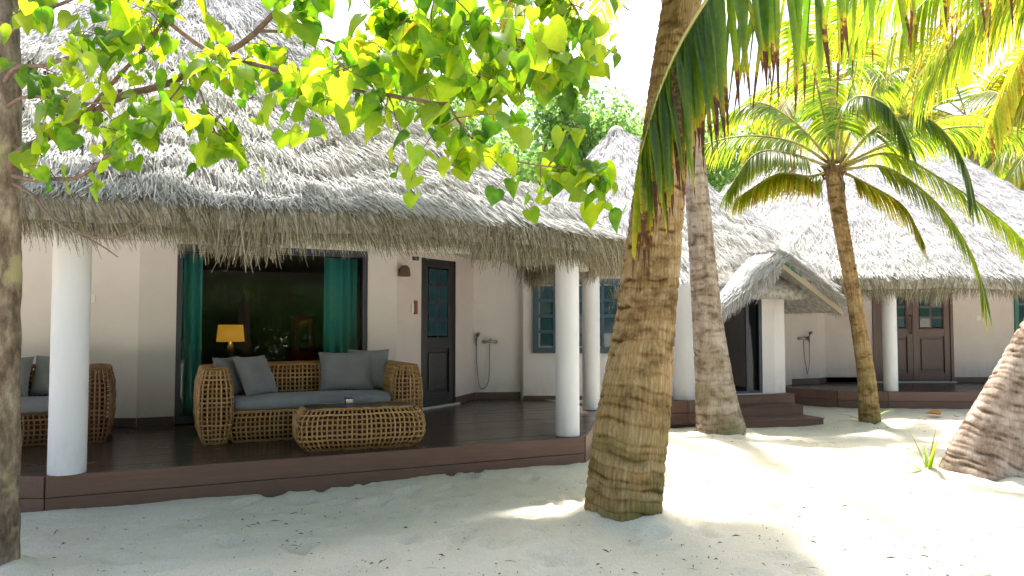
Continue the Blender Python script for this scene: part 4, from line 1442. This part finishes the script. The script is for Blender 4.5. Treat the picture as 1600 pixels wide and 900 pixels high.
# C: young palm with its crown in view
bC = (5.18, 11.2, 0)
pC = thing('palm_tree', 'young palm with thin ringed trunk and full yellow-green crown before the double door', 'palm tree', bC, 0, 'coconut palms')
pathC = rel(bC, [(5.2, 11.2, -.08), (5.18, 11.2, .1), (5.14, 11.2, .7), (5.05, 11.2, 1.4), (4.93, 11.2, 2.2), (4.8, 11.2, 3.0), (4.72, 11.2, 3.75)])
palm_trunk(pC, pathC, [.155, .15, .125, .108, .098, .105, .125], M['bark_tan'], 12, ring=.085, rough=.55, seg=40, step=.022)
topC = rel(bC, [(4.71, 11.2, 3.78)])[0]
FC = [
    [(4.82, 11.20, 3.77), (5.55, 11.00, 4.07), (6.31, 10.70, 4.21), (7.01, 10.40, 4.05), (7.45, 10.30, 3.74)],
    [(4.84, 11.20, 3.73), (5.46, 11.00, 3.90), (6.11, 10.70, 3.42), (6.62, 10.40, 2.89), (7.06, 10.30, 2.40)],
    [(4.81, 11.15, 3.70), (5.31, 10.80, 3.65), (5.85, 10.50, 3.09), (6.20, 10.30, 2.35), (6.30, 10.20, 1.66)],
    [(4.86, 11.30, 3.75), (5.96, 11.80, 4.33), (7.20, 12.20, 4.79), (8.32, 12.50, 4.66)],
    [(4.84, 11.20, 3.68), (5.08, 11.00, 3.48), (5.52, 10.80, 3.12), (5.73, 10.70, 2.66)],
    [(4.79, 11.10, 3.73), (5.09, 10.60, 4.17), (5.50, 10.20, 4.24), (5.83, 9.90, 3.65), (5.92, 9.80, 2.97)],
    [(4.74, 11.20, 3.80), (4.61, 11.20, 4.42), (4.39, 11.10, 5.25), (4.07, 10.90, 5.83)],
    [(4.78, 11.20, 3.80), (4.97, 11.30, 4.64), (5.12, 11.20, 5.47), (4.86, 11.00, 6.16)],
    [(4.80, 11.20, 3.80), (5.05, 11.00, 4.51), (5.43, 10.70, 5.02), (5.89, 10.40, 5.05)],
    [(4.78, 11.20, 3.80), (4.60, 10.70, 4.29), (4.65, 10.20, 4.50), (4.88, 9.80, 4.22), (5.01, 9.60, 3.67)],
    [(4.71, 11.20, 3.77), (4.15, 11.20, 4.11), (3.42, 11.30, 4.23), (2.68, 11.40, 4.04), (1.93, 11.50, 3.57)],
    [(4.71, 11.20, 3.73), (4.02, 11.00, 3.90), (3.45, 10.80, 3.85), (3.01, 10.70, 3.29)],
    [(4.70, 11.20, 3.70), (4.33, 11.10, 3.59), (3.83, 11.00, 3.60), (3.20, 10.90, 3.23)],
    [(4.77, 11.30, 3.81), (4.30, 11.60, 4.53), (3.81, 11.90, 4.91), (3.26, 12.10, 4.66)],
    [(4.78, 11.30, 3.80), (5.0, 12.0, 4.5), (5.3, 12.7, 4.8), (5.7, 13.3, 4.5)],
]
for k, pts in enumerate(FC):
    frond(pC, catmull(rel(bC, pts), 24), 84, .021, .58, 600 + k, (.0, .1, .05, .05, .3, -.1, .0, .0, .0, -.15, .05, .1, .3, .0, .1)[k], hang=.55, stalk=.024, start=.2, seg=5)
# sheath fibres round the crown base
mb = MB()
rg = random.Random(4)
tC = Vector(topC)
for k in range(26):
    a = rg.uniform(0, 6.28); h = rg.uniform(-.25, .05)
    p = tC + Vector((math.cos(a) * .11, math.sin(a) * .11, h))
    q = p + Vector((math.cos(a) * .1, math.sin(a) * .1, rg.uniform(.02, .18)))
    mb.tube([p, (p + q) / 2 + Vector((0, 0, .03)), q], [.02, .018, .006], 5)
for k in range(5):
    a = rg.uniform(3, 6); p = tC + Vector((math.cos(a) * .1, math.sin(a) * .1, -.1))
    mb.tube([p, p + Vector((math.cos(a) * .06, math.sin(a) * .06, -.2)), p + Vector((math.cos(a) * .05, math.sin(a) * .05, -.5))], [.012, .01, .004], 5)
mb.build('sheath', M['dead_frond'], pC)

# D: leaning palm, its long frond hangs across the view
bD = (4.42, 7.32, 0)
pD = thing('palm_tree', 'grey palm trunk leaning steeply out to one side with fronds hanging overhead', 'palm tree', bD, 0, 'coconut palms')
pathD = rel(bD, [(4.40, 7.32, -.12), (4.44, 7.32, .05), (4.62, 7.3, .5), (4.85, 7.27, 1.0), (5.1, 7.22, 1.55), (5.4, 7.1, 2.3), (5.75, 6.95, 3.2), (6.1, 6.7, 4.2), (6.35, 6.5, 5.0)])
palm_trunk(pD, pathD, [.34, .325, .27, .225, .2, .185, .175, .165, .15], M['bark_rust'], 15, ring=.06, rough=1.3)
topD = rel(bD, [(6.35, 6.5, 5.05)])[0]
near = [(6.3, 6.4, 5.0), (5.4, 6.0, 5.15), (4.4, 5.6, 4.85), (3.4, 5.2, 4.4), (2.4, 4.85, 4.0), (1.7, 4.6, 3.7), (1.28, 4.45, 3.5), (1.02, 4.35, 3.15), (.84, 4.28, 2.78), (.72, 4.25, 2.4)]
NEAR_PATH = catmull(rel(bD, near), 40)

def near_frond(parent, path, nl, seed, L0=.98, lw=.027, stalk=.028, lean=(0, 0)):
    rg = random.Random(seed)
    n = len(path) - 1
    mb = MB(); mb.tube(path, [stalk * (1 - .85 * i / n) for i in range(n + 1)], 8)
    fr = mb.build('frond', M['rachis'], parent, smooth=True)
    Z = Vector((0, 0, 1))
    us = [.1 + .895 * k / (nl - 1) for k in range(nl)] + [.72 + .275 * (k + .5) / 22 for k in range(22)]
    for u in us:
        i = min(int(u * n), n - 1)
        p = path[i].lerp(path[i + 1], u * n - i)
        d = (path[i + 1] - path[i]).normalized()
        side = d.cross(Z).normalized()
        for sg in (1, -1):
            L = L0 * (1 - .3 * max(0, u - .55) / .45) * rg.uniform(.8, 1.12) * (.75 + .25 * min(1, u * 4))
            dd = side * sg * rg.uniform(.06, .4) + d * rg.uniform(-.12, .34) - Z * 1.0
            y = max(0, rg.gauss(.33, .14)) + .16 * max(0, u - .7) / .3
            brown = rg.uniform(.62, .95)
            def tf(q, y=y, brown=brown):
                return min(1, y + .2 * q * q + (max(0, q - brown + .12) * 2.6 if brown < .9 else 0))
            m1 = MB()
            leaflet(m1, p, dd, d.lerp(side * sg, rg.uniform(.5, .98)), L, lw * rg.uniform(.7, 1.15), .12, tf, 8, fold=.5)
            m1.build('leaflet', M['palm_leaf_near'], fr, smooth=True)
    return fr
near_frond(pD, NEAR_PATH, 78, 77)
second = catmull(rel(bD, [(6.3, 6.45, 5.0), (5.7, 6.6, 5.2), (4.9, 6.7, 5.05), (4.0, 6.75, 4.6), (3.4, 6.8, 4.0)]), 24)
frond(pD, second, 60, .026, .85, 91, .15, hang=.9, seg=5)
for k, (pts, yl) in enumerate((
        ([(6.3, 6.6, 5.0), (5.6, 7.2, 5.05), (4.9, 7.8, 4.7), (4.4, 8.2, 3.95)], .05),
        ([(6.3, 6.6, 5.0), (6.0, 7.6, 5.3), (5.6, 8.6, 5.1), (5.1, 9.5, 4.4)], .2),
        ([(6.35, 6.6, 5.0), (6.3, 7.8, 5.2), (6.1, 8.8, 4.8), (6.0, 9.6, 3.9)], .3),
        ([(6.3, 6.5, 5.0), (5.5, 6.9, 5.4), (4.4, 7.3, 5.4), (3.5, 7.6, 4.9)], .0),
        ([(6.35, 6.5, 5.0), (5.9, 6.9, 4.9), (5.4, 7.3, 4.4), (5.1, 7.6, 3.7)], .25),
        ([(6.3, 6.6, 5.0), (5.4, 7.5, 5.5), (4.4, 8.4, 5.4), (3.6, 9.0, 4.8)], .05),
        ([(6.3, 6.6, 5.1), (5.8, 7.8, 5.8), (5.0, 9.0, 5.7), (4.3, 9.9, 5.1)], -.1),
        ([(6.35, 6.6, 5.1), (6.4, 8.0, 5.7), (6.2, 9.4, 5.5), (5.9, 10.4, 4.9)], .1),
        ([(6.35, 6.6, 5.0), (6.6, 7.6, 5.2), (6.7, 8.6, 4.9), (6.6, 9.3, 4.2)], .2))):
    frond(pD, catmull(rel(bD, pts), 24), 60, .025, .75, 300 + k, yl, hang=.7, seg=5)
crown(pD, topD, [(140, 40, 3.4, 1.6, .1), (115, 20, 3.3, 1.5, .2), (160, 12, 3.0, 1.5, .3), (80, 30, 3.2, 1.5, .1), (20, 20, 3.2, 1.5, .1), (-30, 30, 3.0, 1.5, .1), (-70, 35, 3.0, 1.6, .1)], 9, .022, .68, 46)

# palms beyond the cottages
def far_palm(base, h, lean, label, seed, n=13, L=4.2):
    t = thing('palm_tree', label, 'palm tree', base, 0, 'coconut palms')
    path = [(0, 0, -.1), (lean * .1, 0, h * .25), (lean * .45, 0, h * .6), (lean, 0, h)]
    palm_trunk(t, path, [.22, .17, .14, .13], M['bark_grey'], seed, ring=.14, rough=.8, seg=20, step=.07)
    rg = random.Random(seed)
    fr = [(360 * k / n + rg.uniform(-14, 14), rg.choice((55, 35, 15, 0, -20)) + rg.uniform(-8, 8), L * rg.uniform(.8, 1.05), rg.uniform(1.2, 1.9), rg.uniform(.0, .3)) for k in range(n)]
    crown(t, (lean, 0, h), fr, seed, .042, .95, 48, seg=3, stalk=.03)
far_palm((13.6, 21.8, 0), 7.3, -.5, 'tall palm rising behind the double-door cottage, crown above its roof slope', 31, 16, 4.2)
far_palm((9.6, 23.5, 0), 9.0, .3, 'tall palm behind the double-door cottage with crown near the picture top', 32, 14, 4.4)
far_palm((14.8, 17.5, 0), 6.2, -1.2, 'palm at the far side of the double-door cottage leaning over its roof', 33, 15, 3.8)

# ------------------------------------------------------------------ heart-leaved tree over the view
bE = Vector((-3.0, 4.52, 0))
tE = thing('broadleaf_tree', 'heart-leaved tree with mottled dark trunk and branches reaching over the roof', 'tree', tuple(bE), 0)
def knotty_trunk(parent, path, radii, seed):
    rg = np.random.default_rng(seed)
    n = 200; seg = 40
    C = catmull(path, n)
    rr = np.interp(np.linspace(0, 1, n + 1), np.linspace(0, 1, len(radii)), radii)
    V = []
    for i in range(n + 1):
        for k in range(seg):
            a = 2 * math.pi * k / seg
            q = Vector((math.cos(a), math.sin(a), 0))
            h = C[i].z
            r = rr[i] * (1 + .1 * math.sin(3 * a + h * 1.3) + .14 * mnoise.noise(Vector((q.x * 1.7, q.y * 1.7, h * 3))) + .08 * mnoise.noise(Vector((q.x * 5, q.y * 5, h * 7 + 3))))
            V.append(C[i] + q * r)
    np_mesh('trunk', np.array([tuple(v) for v in V]), grid_quads(n + 1, seg, True), M['tree_bark'], parent, smooth=True)
knotty_trunk(tE, [(0, 0, -.1), (.0, 0, .15), (-.01, 0, 1.0), (0, -.02, 2.0), (-.03, 0, 2.8), (-.12, .05, 3.6), (-.3, .1, 4.6)], [.135, .112, .102, .106, .095, .085, .06], 3)
BR = [
    ('limb', [(-2.99, 4.50, 2.22), (-2.85, 4.40, 2.43), (-2.47, 4.25, 2.56), (-2.11, 4.10, 2.67), (-1.67, 3.95, 2.76), (-1.29, 3.80, 2.93), (-1.01, 3.70, 3.16)], .027, .012, 14),
    ('b2', [(-2.47, 4.25, 2.55), (-2.14, 4.00, 2.68), (-1.91, 3.85, 2.82), (-1.69, 3.70, 2.93), (-1.53, 3.60, 3.08)], .012, .008, 11),
    ('b3', [(-1.69, 3.70, 2.93), (-1.40, 3.60, 2.73), (-1.09, 3.50, 2.62), (-0.82, 3.45, 2.53), (-0.55, 3.40, 2.47), (-0.29, 3.35, 2.41)], .013, .008, 24),
    ('b4', [(-1.29, 3.80, 2.93), (-1.03, 3.80, 2.89), (-0.65, 3.85, 2.78), (-0.23, 3.90, 2.76), (0.00, 3.95, 2.76), (0.23, 4.00, 2.79)], .010, .004, 31),
    ('b5', [(-1.01, 3.70, 3.16), (-0.75, 3.70, 3.08), (-0.57, 3.75, 3.00), (-0.39, 3.80, 2.86), (-0.23, 3.90, 2.76)], .009, .004, 27),
    ('b6', [(-0.29, 3.35, 2.41), (-0.24, 3.40, 2.34), (-0.12, 3.45, 2.23), (0.04, 3.50, 2.18), (0.24, 3.55, 2.16), (0.46, 3.60, 2.12)], .006, .002, 16),
    ('b7', [(-2.98, 4.45, 2.71), (-2.76, 4.30, 2.74), (-2.42, 4.10, 2.65), (-2.04, 3.90, 2.57)], .012, .005, 5),
    ('b8', [(-3.00, 4.45, 2.86), (-2.80, 4.30, 2.91), (-2.51, 4.10, 2.85), (-2.16, 3.90, 2.87), (-1.88, 3.70, 2.97)], .014, .007, 13),
    ('b9', [(-2.98, 4.50, 2.32), (-2.57, 4.20, 2.24), (-2.30, 4.05, 2.23), (-2.00, 3.90, 2.37), (-1.59, 3.70, 2.56)], .015, .005, 5),
    ('b10', [(-2.97, 4.50, 2.28), (-2.71, 4.30, 2.19), (-2.53, 4.20, 2.03), (-2.26, 4.10, 1.90), (-2.09, 4.05, 1.81)], .011, .003, 0),
    ('b11', [(-2.34, 4.12, 1.94), (-2.11, 4.00, 1.90), (-1.89, 3.95, 1.98), (-1.70, 3.90, 2.03)], .005, .0015, 0),
    ('b12', [(-1.01, 3.70, 3.16), (-0.57, 3.70, 3.26), (-0.13, 3.80, 3.27), (0.20, 3.90, 3.22), (0.36, 4.00, 3.09)], .008, .004, 31),
    ('b13', [(-0.33, 3.80, 2.83), (-0.13, 3.70, 2.86), (0.09, 3.70, 2.84), (0.28, 3.70, 2.89)], .005, .002, 18),
    ('b14', [(-3.05, 4.50, 3.14), (-2.64, 4.20, 3.18), (-2.31, 4.00, 3.20), (-1.94, 3.80, 3.27)], .014, .007, 14),
    ('b15', [(-0.82, 3.45, 2.53), (-0.56, 3.30, 2.61), (-0.33, 3.20, 2.68), (-0.11, 3.20, 2.76)], .006, .003, 24),
    ('b16', [(-1.67, 3.95, 2.76), (-1.51, 3.80, 2.52), (-1.42, 3.70, 2.35)], .006, .002, 7),
    ('b17', [(-1.67, 3.95, 2.76), (-1.73, 3.80, 2.55), (-1.79, 3.70, 2.40)], .006, .002, 6),
    # overhead, out of view: rest of the crown, placed to shade the sand
    ('u1', [(-3.1, 4.55, 3.4), (-2.9, 5.2, 4.0), (-2.4, 5.9, 4.5), (-1.6, 6.4, 4.9)], .03, .01, 0),
    ('u2', [(-3.1, 4.55, 3.4), (-2.2, 5.3, 4.1), (-1.0, 6.0, 4.5), (.4, 6.3, 4.8)], .03, .01, 0),
    ('u3', [(-3.15, 4.57, 3.8), (-3.4, 5.2, 4.3), (-3.8, 5.9, 4.7), (-4.2, 6.6, 5.0)], .03, .008, 0),
]
HE = [(-.08, .2), (-.08, .42), (.1, .56), (.36, .555), (.6, .42), (.83, .2), (1.0, .012)]
HM = [.09, .09, .16, .38, .62, .83, 1.0]
def heart_verts(fold, curl, wid=1.0):
    vs = []
    for (u, w), m in zip(HE, HM):
        w *= wid
        z = fold * w - curl * u * u
        vs += [(w, u, z + .03 * math.sin(u * 9)), (0, m, -curl * m * m), (-w, u, z - .03 * math.sin(u * 8))]
    fs = []
    for i in range(len(HM) - 1):
        a = i * 3
        fs += [(a, a + 3, a + 4, a + 1), (a + 1, a + 4, a + 5, a + 2)]
    return vs, fs
LEAFV = [heart_verts(f, c, w) for f, c, w in ((.2, .28, 1), (.5, .12, .88), (.05, .5, 1.05), (.7, .4, .8), (-.15, .35, .95), (.35, -.15, 1.0))]
LEAFME = []
for j, (vs, fs) in enumerate(LEAFV):
    for tn in (.05, .22, .4, .58, .72, .85):
        m = MB(); m.add(vs, fs, [min(.8, tn * .92 + (.2 if q % 3 == 1 else 0)) for q in range(len(vs))]); o = m.build('leaf', M['leaf'], None, smooth=True)
        LEAFME.append(o.data); bpy.data.objects.remove(o)
m = MB(); m.add(*LEAFV[0], 1.0); o = m.build('leaf', M['leaf'], None, smooth=True); ORANGE = o.data; bpy.data.objects.remove(o)

def leaf_matrix(p, rg):
    """hang from p: tip falls outwards and down, face turned at random"""
    a = rg.uniform(0, 2 * math.pi)
    y = Vector((math.cos(a) * .75, math.sin(a) * .75, -rg.uniform(.25, 1.3))).normalized()
    x = y.cross(Vector((rg.gauss(0, .5), rg.gauss(0, .5), 1))).normalized()
    z = x.cross(y)
    return Matrix(((x.x, y.x, z.x, p.x), (x.y, y.y, z.y, p.y), (x.z, y.z, z.z, p.z), (0, 0, 0, 1)))

def grow_tree():
    rg = random.Random(21)
    leaves = []
    for name, pts, r0, r1, nt in BR:
        P = catmull([Vector(p) - bE for p in pts], 28)
        P = [p + Vector((mnoise.noise(p * 3), mnoise.noise(p * 3 + Vector((5, 0, 0))), mnoise.noise(p * 3 + Vector((0, 7, 0))))) * .025 for p in P]
        n = len(P) - 1
        mb = MB()
        mb.tube(P, [r0 + (r1 - r0) * i / n for i in range(n + 1)], 7)
        tw = MB()
        for k in range(nt):
            u = .15 + .85 * rg.random() ** .8
            i = min(int(u * n), n - 1)
            p = P[i]
            d = (P[i + 1] - P[i]).normalized()
            dr = (d * rg.uniform(.2, 1) + Vector((rg.gauss(0, .7), rg.gauss(0, .8), rg.gauss(.08, .45)))).normalized()
            L = rg.uniform(.1, .36)
            tp = [p]
            for s in range(5):
                dr = (dr + Vector((0, 0, -.12)) + Vector((rg.gauss(0, .12), rg.gauss(0, .12), rg.gauss(0, .12)))).normalized()
                tp.append(tp[-1] + dr * L / 5)
            tw.tube(tp, [.0035, .003, .0026, .0022, .0018, .0014], 5)
            for s in range(1, 6):
                for rep in range(1 if s < 5 else 2):
                    if rg.random() < .9:
                        q = tp[s] + Vector((rg.gauss(0, .035), rg.gauss(0, .035), rg.gauss(-.02, .025)))
                        tw.tube([tp[s], (tp[s] + q) / 2 + Vector((0, 0, .008)), q], .0013, 4, cap=False)
                        leaves.append((q, rg.uniform(.05, .095) if rg.random() < .75 else rg.uniform(.095, .14)))
        o = mb.build('branch', M['twig'], tE, smooth=True)
        if nt:
            kind(tw.build('twigs', M['twig'], o, smooth=True), 'stuff')
    # singles: nearest and largest become leaves of their own
    def px(p, s):
        w = p + bE
        d = w.y
        u = 800 + 1200 * w.x / d; v = 505 - 1200 * (w.z - 1.45) / d
        return s / d if (-20 < u < 1620 and v > -20) else -1
    leaves.sort(key=lambda a: -px(*a))
    rest = MB()
    for k, (q, s) in enumerate(leaves):
        mt = leaf_matrix(q, rg) @ Matrix.Scale(s, 4)
        if k < 300:
            o = bpy.data.objects.new('leaf', ORANGE if rg.random() < .006 else rg.choice(LEAFME))
            COL.objects.link(o); o.parent = tE
            o.matrix_local = mt
        else:
            vs, fs = rg.choice(LEAFV)
            rest.add([mt @ Vector(v) for v in vs], fs, rg.choice((.05, .3, .45, .6, .72, .82)))
    # unseen leaves above the picture, added to shade the sand, roof kept sunlit
    for k in range(17000):
        w = Vector((rg.uniform(-4.6, 1.5), rg.uniform(4.6, 8.2), 0))
        w.z = 1.45 + .421 * w.y + .3 + rg.random() ** 1.5 * 1.0
        if w.y > 5.83 + (w.x + 3.5) * .475 - .24 + (w.z - 2.5) / 2.14 or mnoise.noise(w * 1.6) < -.35: continue
        mt = leaf_matrix(w - bE, rg) @ Matrix.Scale(rg.uniform(.1, .17), 4)
        vs, fs = rg.choice(LEAFV)
        rest.add([mt @ Vector(q) for q in vs], fs, rg.choice((.05, .3, .45, .6, .72, .82)))
    kind(rest.build('foliage', M['leaf'], tE, smooth=True), 'stuff')
    return len(leaves)
NLEAF = grow_tree()
print('leaves', NLEAF)

# ------------------------------------------------------------------ trees beyond the roofs
def bush_tree(base, h, cr, label, seed, nleaf=9000, ls=.16, trunk=True):
    t = thing('background_tree', label, 'tree', base, 0, 'leafy trees beyond the cottages')
    rg = np.random.default_rng(seed); r2 = random.Random(seed)
    rx, ry, rz = cr
    mb = MB()
    cz = h - rz
    mb.tube([(0, 0, -.1), (.1, 0, cz * .5), (0, .1, cz)], [.28, .2, .14], 10)
    lobes = []
    for k in range(26):
        a = r2.uniform(0, 6.28); e = r2.uniform(-.5, 1.0); q = r2.uniform(.45, .95)
        c = Vector((math.cos(a) * math.cos(e) * rx * q, math.sin(a) * math.cos(e) * ry * q, cz + math.sin(e) * rz * q))
        lobes.append((c, r2.uniform(.22, .42) * min(rx, rz)))
        mb.tube([(0, 0, cz * .8), (c * .5) + Vector((0, 0, cz * .4)), c], [.1, .06, .02], 6)
    mb.build('trunk', M['twig'], t, smooth=True)
    li = rg.integers(0, len(lobes), nleaf)
    C = np.array([tuple(l[0]) for l in lobes])[li]; S = np.array([l[1] for l in lobes])[li]
    d = unit(rg.normal(0, 1, (nleaf, 3))) * (rg.random(nleaf) ** .45)[:, None]
    p = C + d * S[:, None] * np.array([1, 1, .8])
    dr = unit(rg.normal(0, 1, (nleaf, 3)) + np.array([0, 0, -.7]))
    sd = unit(np.cross(dr, rg.normal(0, 1, (nleaf, 3))))
    L = rg.uniform(.7, 1.3, nleaf)[:, None] * ls
    w = L * .3
    v = np.stack([p, p + dr * L * .45 + sd * w, p + dr * L, p + dr * L * .45 - sd * w], 1).reshape(-1, 3)
    q = np.arange(nleaf * 4).reshape(-1, 4)
    kind(np_mesh('crown', v, q, M['bg_leaf'], t, np.repeat(np.clip(rg.normal(.5, .25, nleaf), 0, 1), 4)), 'stuff')
bush_tree((.4, 21.5, 0), 8.4, (3.6, 3, 3.2), 'rounded leafy tree directly behind the gap between first and second roofs', 51, 26000)
bush_tree((-4.2, 22.0, 0), 9.2, (3.8, 3, 3.4), 'leafy tree behind the first cottage ridge', 52, 14000)
bush_tree((4.2, 25.5, 0), 9.4, (3.6, 3, 3.6), 'lower leafy tree behind the second cottage tip', 53, 20000)
bush_tree((8.6, 27.0, 0), 10.2, (3.8, 3, 4.0), 'leafy tree behind the crown of the young palm', 54, 18000)
bush_tree((18.2, 26.5, 0), 8.4, (4.2, 3, 3.4), 'dark leafy tree beyond the double-door cottage near the picture edge', 55, 20000)
bush_tree((13.5, 31.0, 0), 12.5, (4.6, 3, 5.0), 'tall leafy tree farthest behind the tall palms', 56, 16000)
# added unseen behind the camera to darken what glass and polished deck mirror
for k, (x, y, h) in enumerate(((-9, -8, 6.5), (-3.5, -9.5, 7.5), (2.5, -9, 6.8), (8.5, -10, 7.6), (14.5, -8, 7.0))):
    bush_tree((x, y, 0), h, (3.6, 2.6, h * .46), 'leafy tree added behind the viewer, mirrored in the window glass, %s along the row' % ('first', 'second', 'third', 'fourth', 'fifth')[k], 80 + k, 9000, .24)

def hedge():
    """low shrubbery added behind the camera to keep lit sand out of the mirror images"""
    rg = np.random.default_rng(9); n = 42000
    x = rg.uniform(-20, 24, n); z = rg.random(n) ** .8 * (3.0 + .7 * np.sin(x * 1.1) + .4 * np.sin(x * 2.7))
    y = -14 + rg.uniform(-1.3, 1.3, n) * np.sqrt(np.clip(1 - z / 4.4, .05, 1))
    p = np.stack([x, y, z], -1)
    dr = unit(rg.normal(0, 1, (n, 3)) + np.array([0, 0, -.6])); sd = unit(np.cross(dr, rg.normal(0, 1, (n, 3))))
    L = rg.uniform(.2, .36, n)[:, None]
    v = np.stack([p, p + dr * L * .45 + sd * L * .3, p + dr * L, p + dr * L * .45 - sd * L * .3], 1).reshape(-1, 3)
    o = np_mesh('shrubbery', v, np.arange(n * 4).reshape(-1, 4), M['bg_leaf'], None, np.repeat(np.clip(rg.normal(.4, .25, n), 0, 1), 4))
    tag(o, 'green shrubbery added behind the viewer, seen only mirrored in the glass', 'shrubbery', kind='stuff')
hedge()

# ------------------------------------------------------------------ small plants and litter
def sprout(loc, n, L, label, seed, spread=.7):
    t = thing('palm_seedling', label, 'seedling', loc, 0)
    rg = random.Random(seed)
    for k in range(n):
        a = 2 * math.pi * k / n + rg.uniform(-.4, .4)
        e = rg.uniform(.4, 1.35) if k else 1.45
        d = Vector((math.cos(a) * math.cos(e) * spread * 1.4, math.sin(a) * math.cos(e) * spread, math.sin(e)))
        mb = MB()
        leaflet(mb, Vector((0, 0, -.02)), d, Vector((-d.x, -d.y, 1)), L * rg.uniform(.7, 1.15), .022, .16, rg.random(), 6)
        mb.build('leaf', M['sprout'], t, smooth=True)
sprout((4.0, 7.45, 0), 9, .5, 'bright green seedling tuft at the foot of the leaning palm', 61)
sprout((5.2, 11.3, 0), 11, .48, 'strappy green plant round the foot of the young palm', 62, 1.0)

def scatter_litter():
    rg = random.Random(71)
    mb = MB()
    for k in range(3200):
        y = 3.4 + 9 * rg.random() ** 1.3
        x = rg.uniform(-.72, .72) * y
        T = -(x + 3.5) * math.sin(A1) + (y - 5.83) * math.cos(A1)
        if T > -.1 and x < 1.3: continue
        if mnoise.noise(Vector((x * .9, y * .9, 3))) < rg.uniform(-.5, .4): continue
        L = rg.choice((.004, .005, .006, .008, .01, .012, .016, .03, .05)) * rg.uniform(.7, 1.3)
        a = rg.uniform(0, 6.28)
        d = Vector((math.cos(a), math.sin(a), 0)); s = Vector((-d.y, d.x, 0)) * min(L * .5, rg.uniform(.0015, .005))
        p = Vector((x, y, .012))
        b = Vector((0, 0, rg.uniform(.004, .012)))
        mb.add([p - d * L, p + s + b, p + d * L, p - s + b * .3], [(0, 1, 2, 3), (3, 2, 1, 0)])
    o = mb.build('leaf_litter', M['litter'])
    tag(o, 'dark specks of dry leaf and twig strewn over the sand', 'litter', kind='stuff')
    mb = MB()
    for k in range(170):
        th = rg.uniform(R(200), R(345)); kk = rg.uniform(.2, .97)
        p = rs1.p(np.array([th]), np.array([kk]))[0]
        w = Vector(at1(p[0], p[1], p[2] + .03))
        L = rg.uniform(.012, .035); a = rg.uniform(0, 6.28)
        d = Vector((math.cos(a), math.sin(a) * .8, -.4 * math.sin(a))); s = Vector((-d.y, d.x, .3)) * L * .6
        mb.add([w - d * L, w + s + Vector((0, 0, .01)), w + d * L, w - s], [(0, 1, 2, 3)])
    for k in range(60):
        th = rg.uniform(R(225), R(262)); kk = rg.uniform(.45, .98)
        p = rs1.p(np.array([th]), np.array([kk]))[0]
        w = Vector(at1(p[0], p[1], p[2] + .035)); L = rg.uniform(.03, .06); a = rg.uniform(0, 6.28)
        d = Vector((math.cos(a), math.sin(a) * .8, -.4 * math.sin(a))); s = Vector((-d.y, d.x, .3)) * L * .6
        mb.add([w - d * L, w + s + Vector((0, 0, .02)), w + d * L, w - s], [(0, 1, 2, 3)])
    o = mb.build('roof_litter', M['litter'])
    tag(o, 'dry brown leaves and seeds lying on the first thatched roof', 'litter', kind='stuff')
scatter_litter()

def fallen(loc, s, rz, label):
    m = MB(); vs, fs = heart_verts(.5, .15, .8)
    m.add([(x * s, y * s, z * s + .02) for x, y, z in vs], fs, 1.0)
    o = m.build('fallen_leaf', M['orange_leaf'], None, smooth=True)
    o.location = loc; o.rotation_euler = (R(12), R(-10), rz)
    tag(o, label, 'leaf', 'fallen orange leaves')
fallen((6.58, 11.9, .02), .2, R(60), 'large orange fallen leaf on the sand before the double-door cottage deck')
fallen((6.75, 11.75, .01), .1, R(160), 'small orange fallen leaf next to the large one on the sand')
tw = MB(); tw.tube([(-.1, 0, .015), (-.03, .02, .025), (.04, 0, .02), (.12, -.02, .015)], [.005, .007, .006, .003], 6); tw.tube([(-.03, .02, .025), (-.06, .06, .03)], [.004, .002], 5)
o = tw.build('fallen_twig', M['litter']); o.location = (3.35, 7.2, .0)
tag(o, 'short dark twig alone on the bright sand between the palms', 'twig')
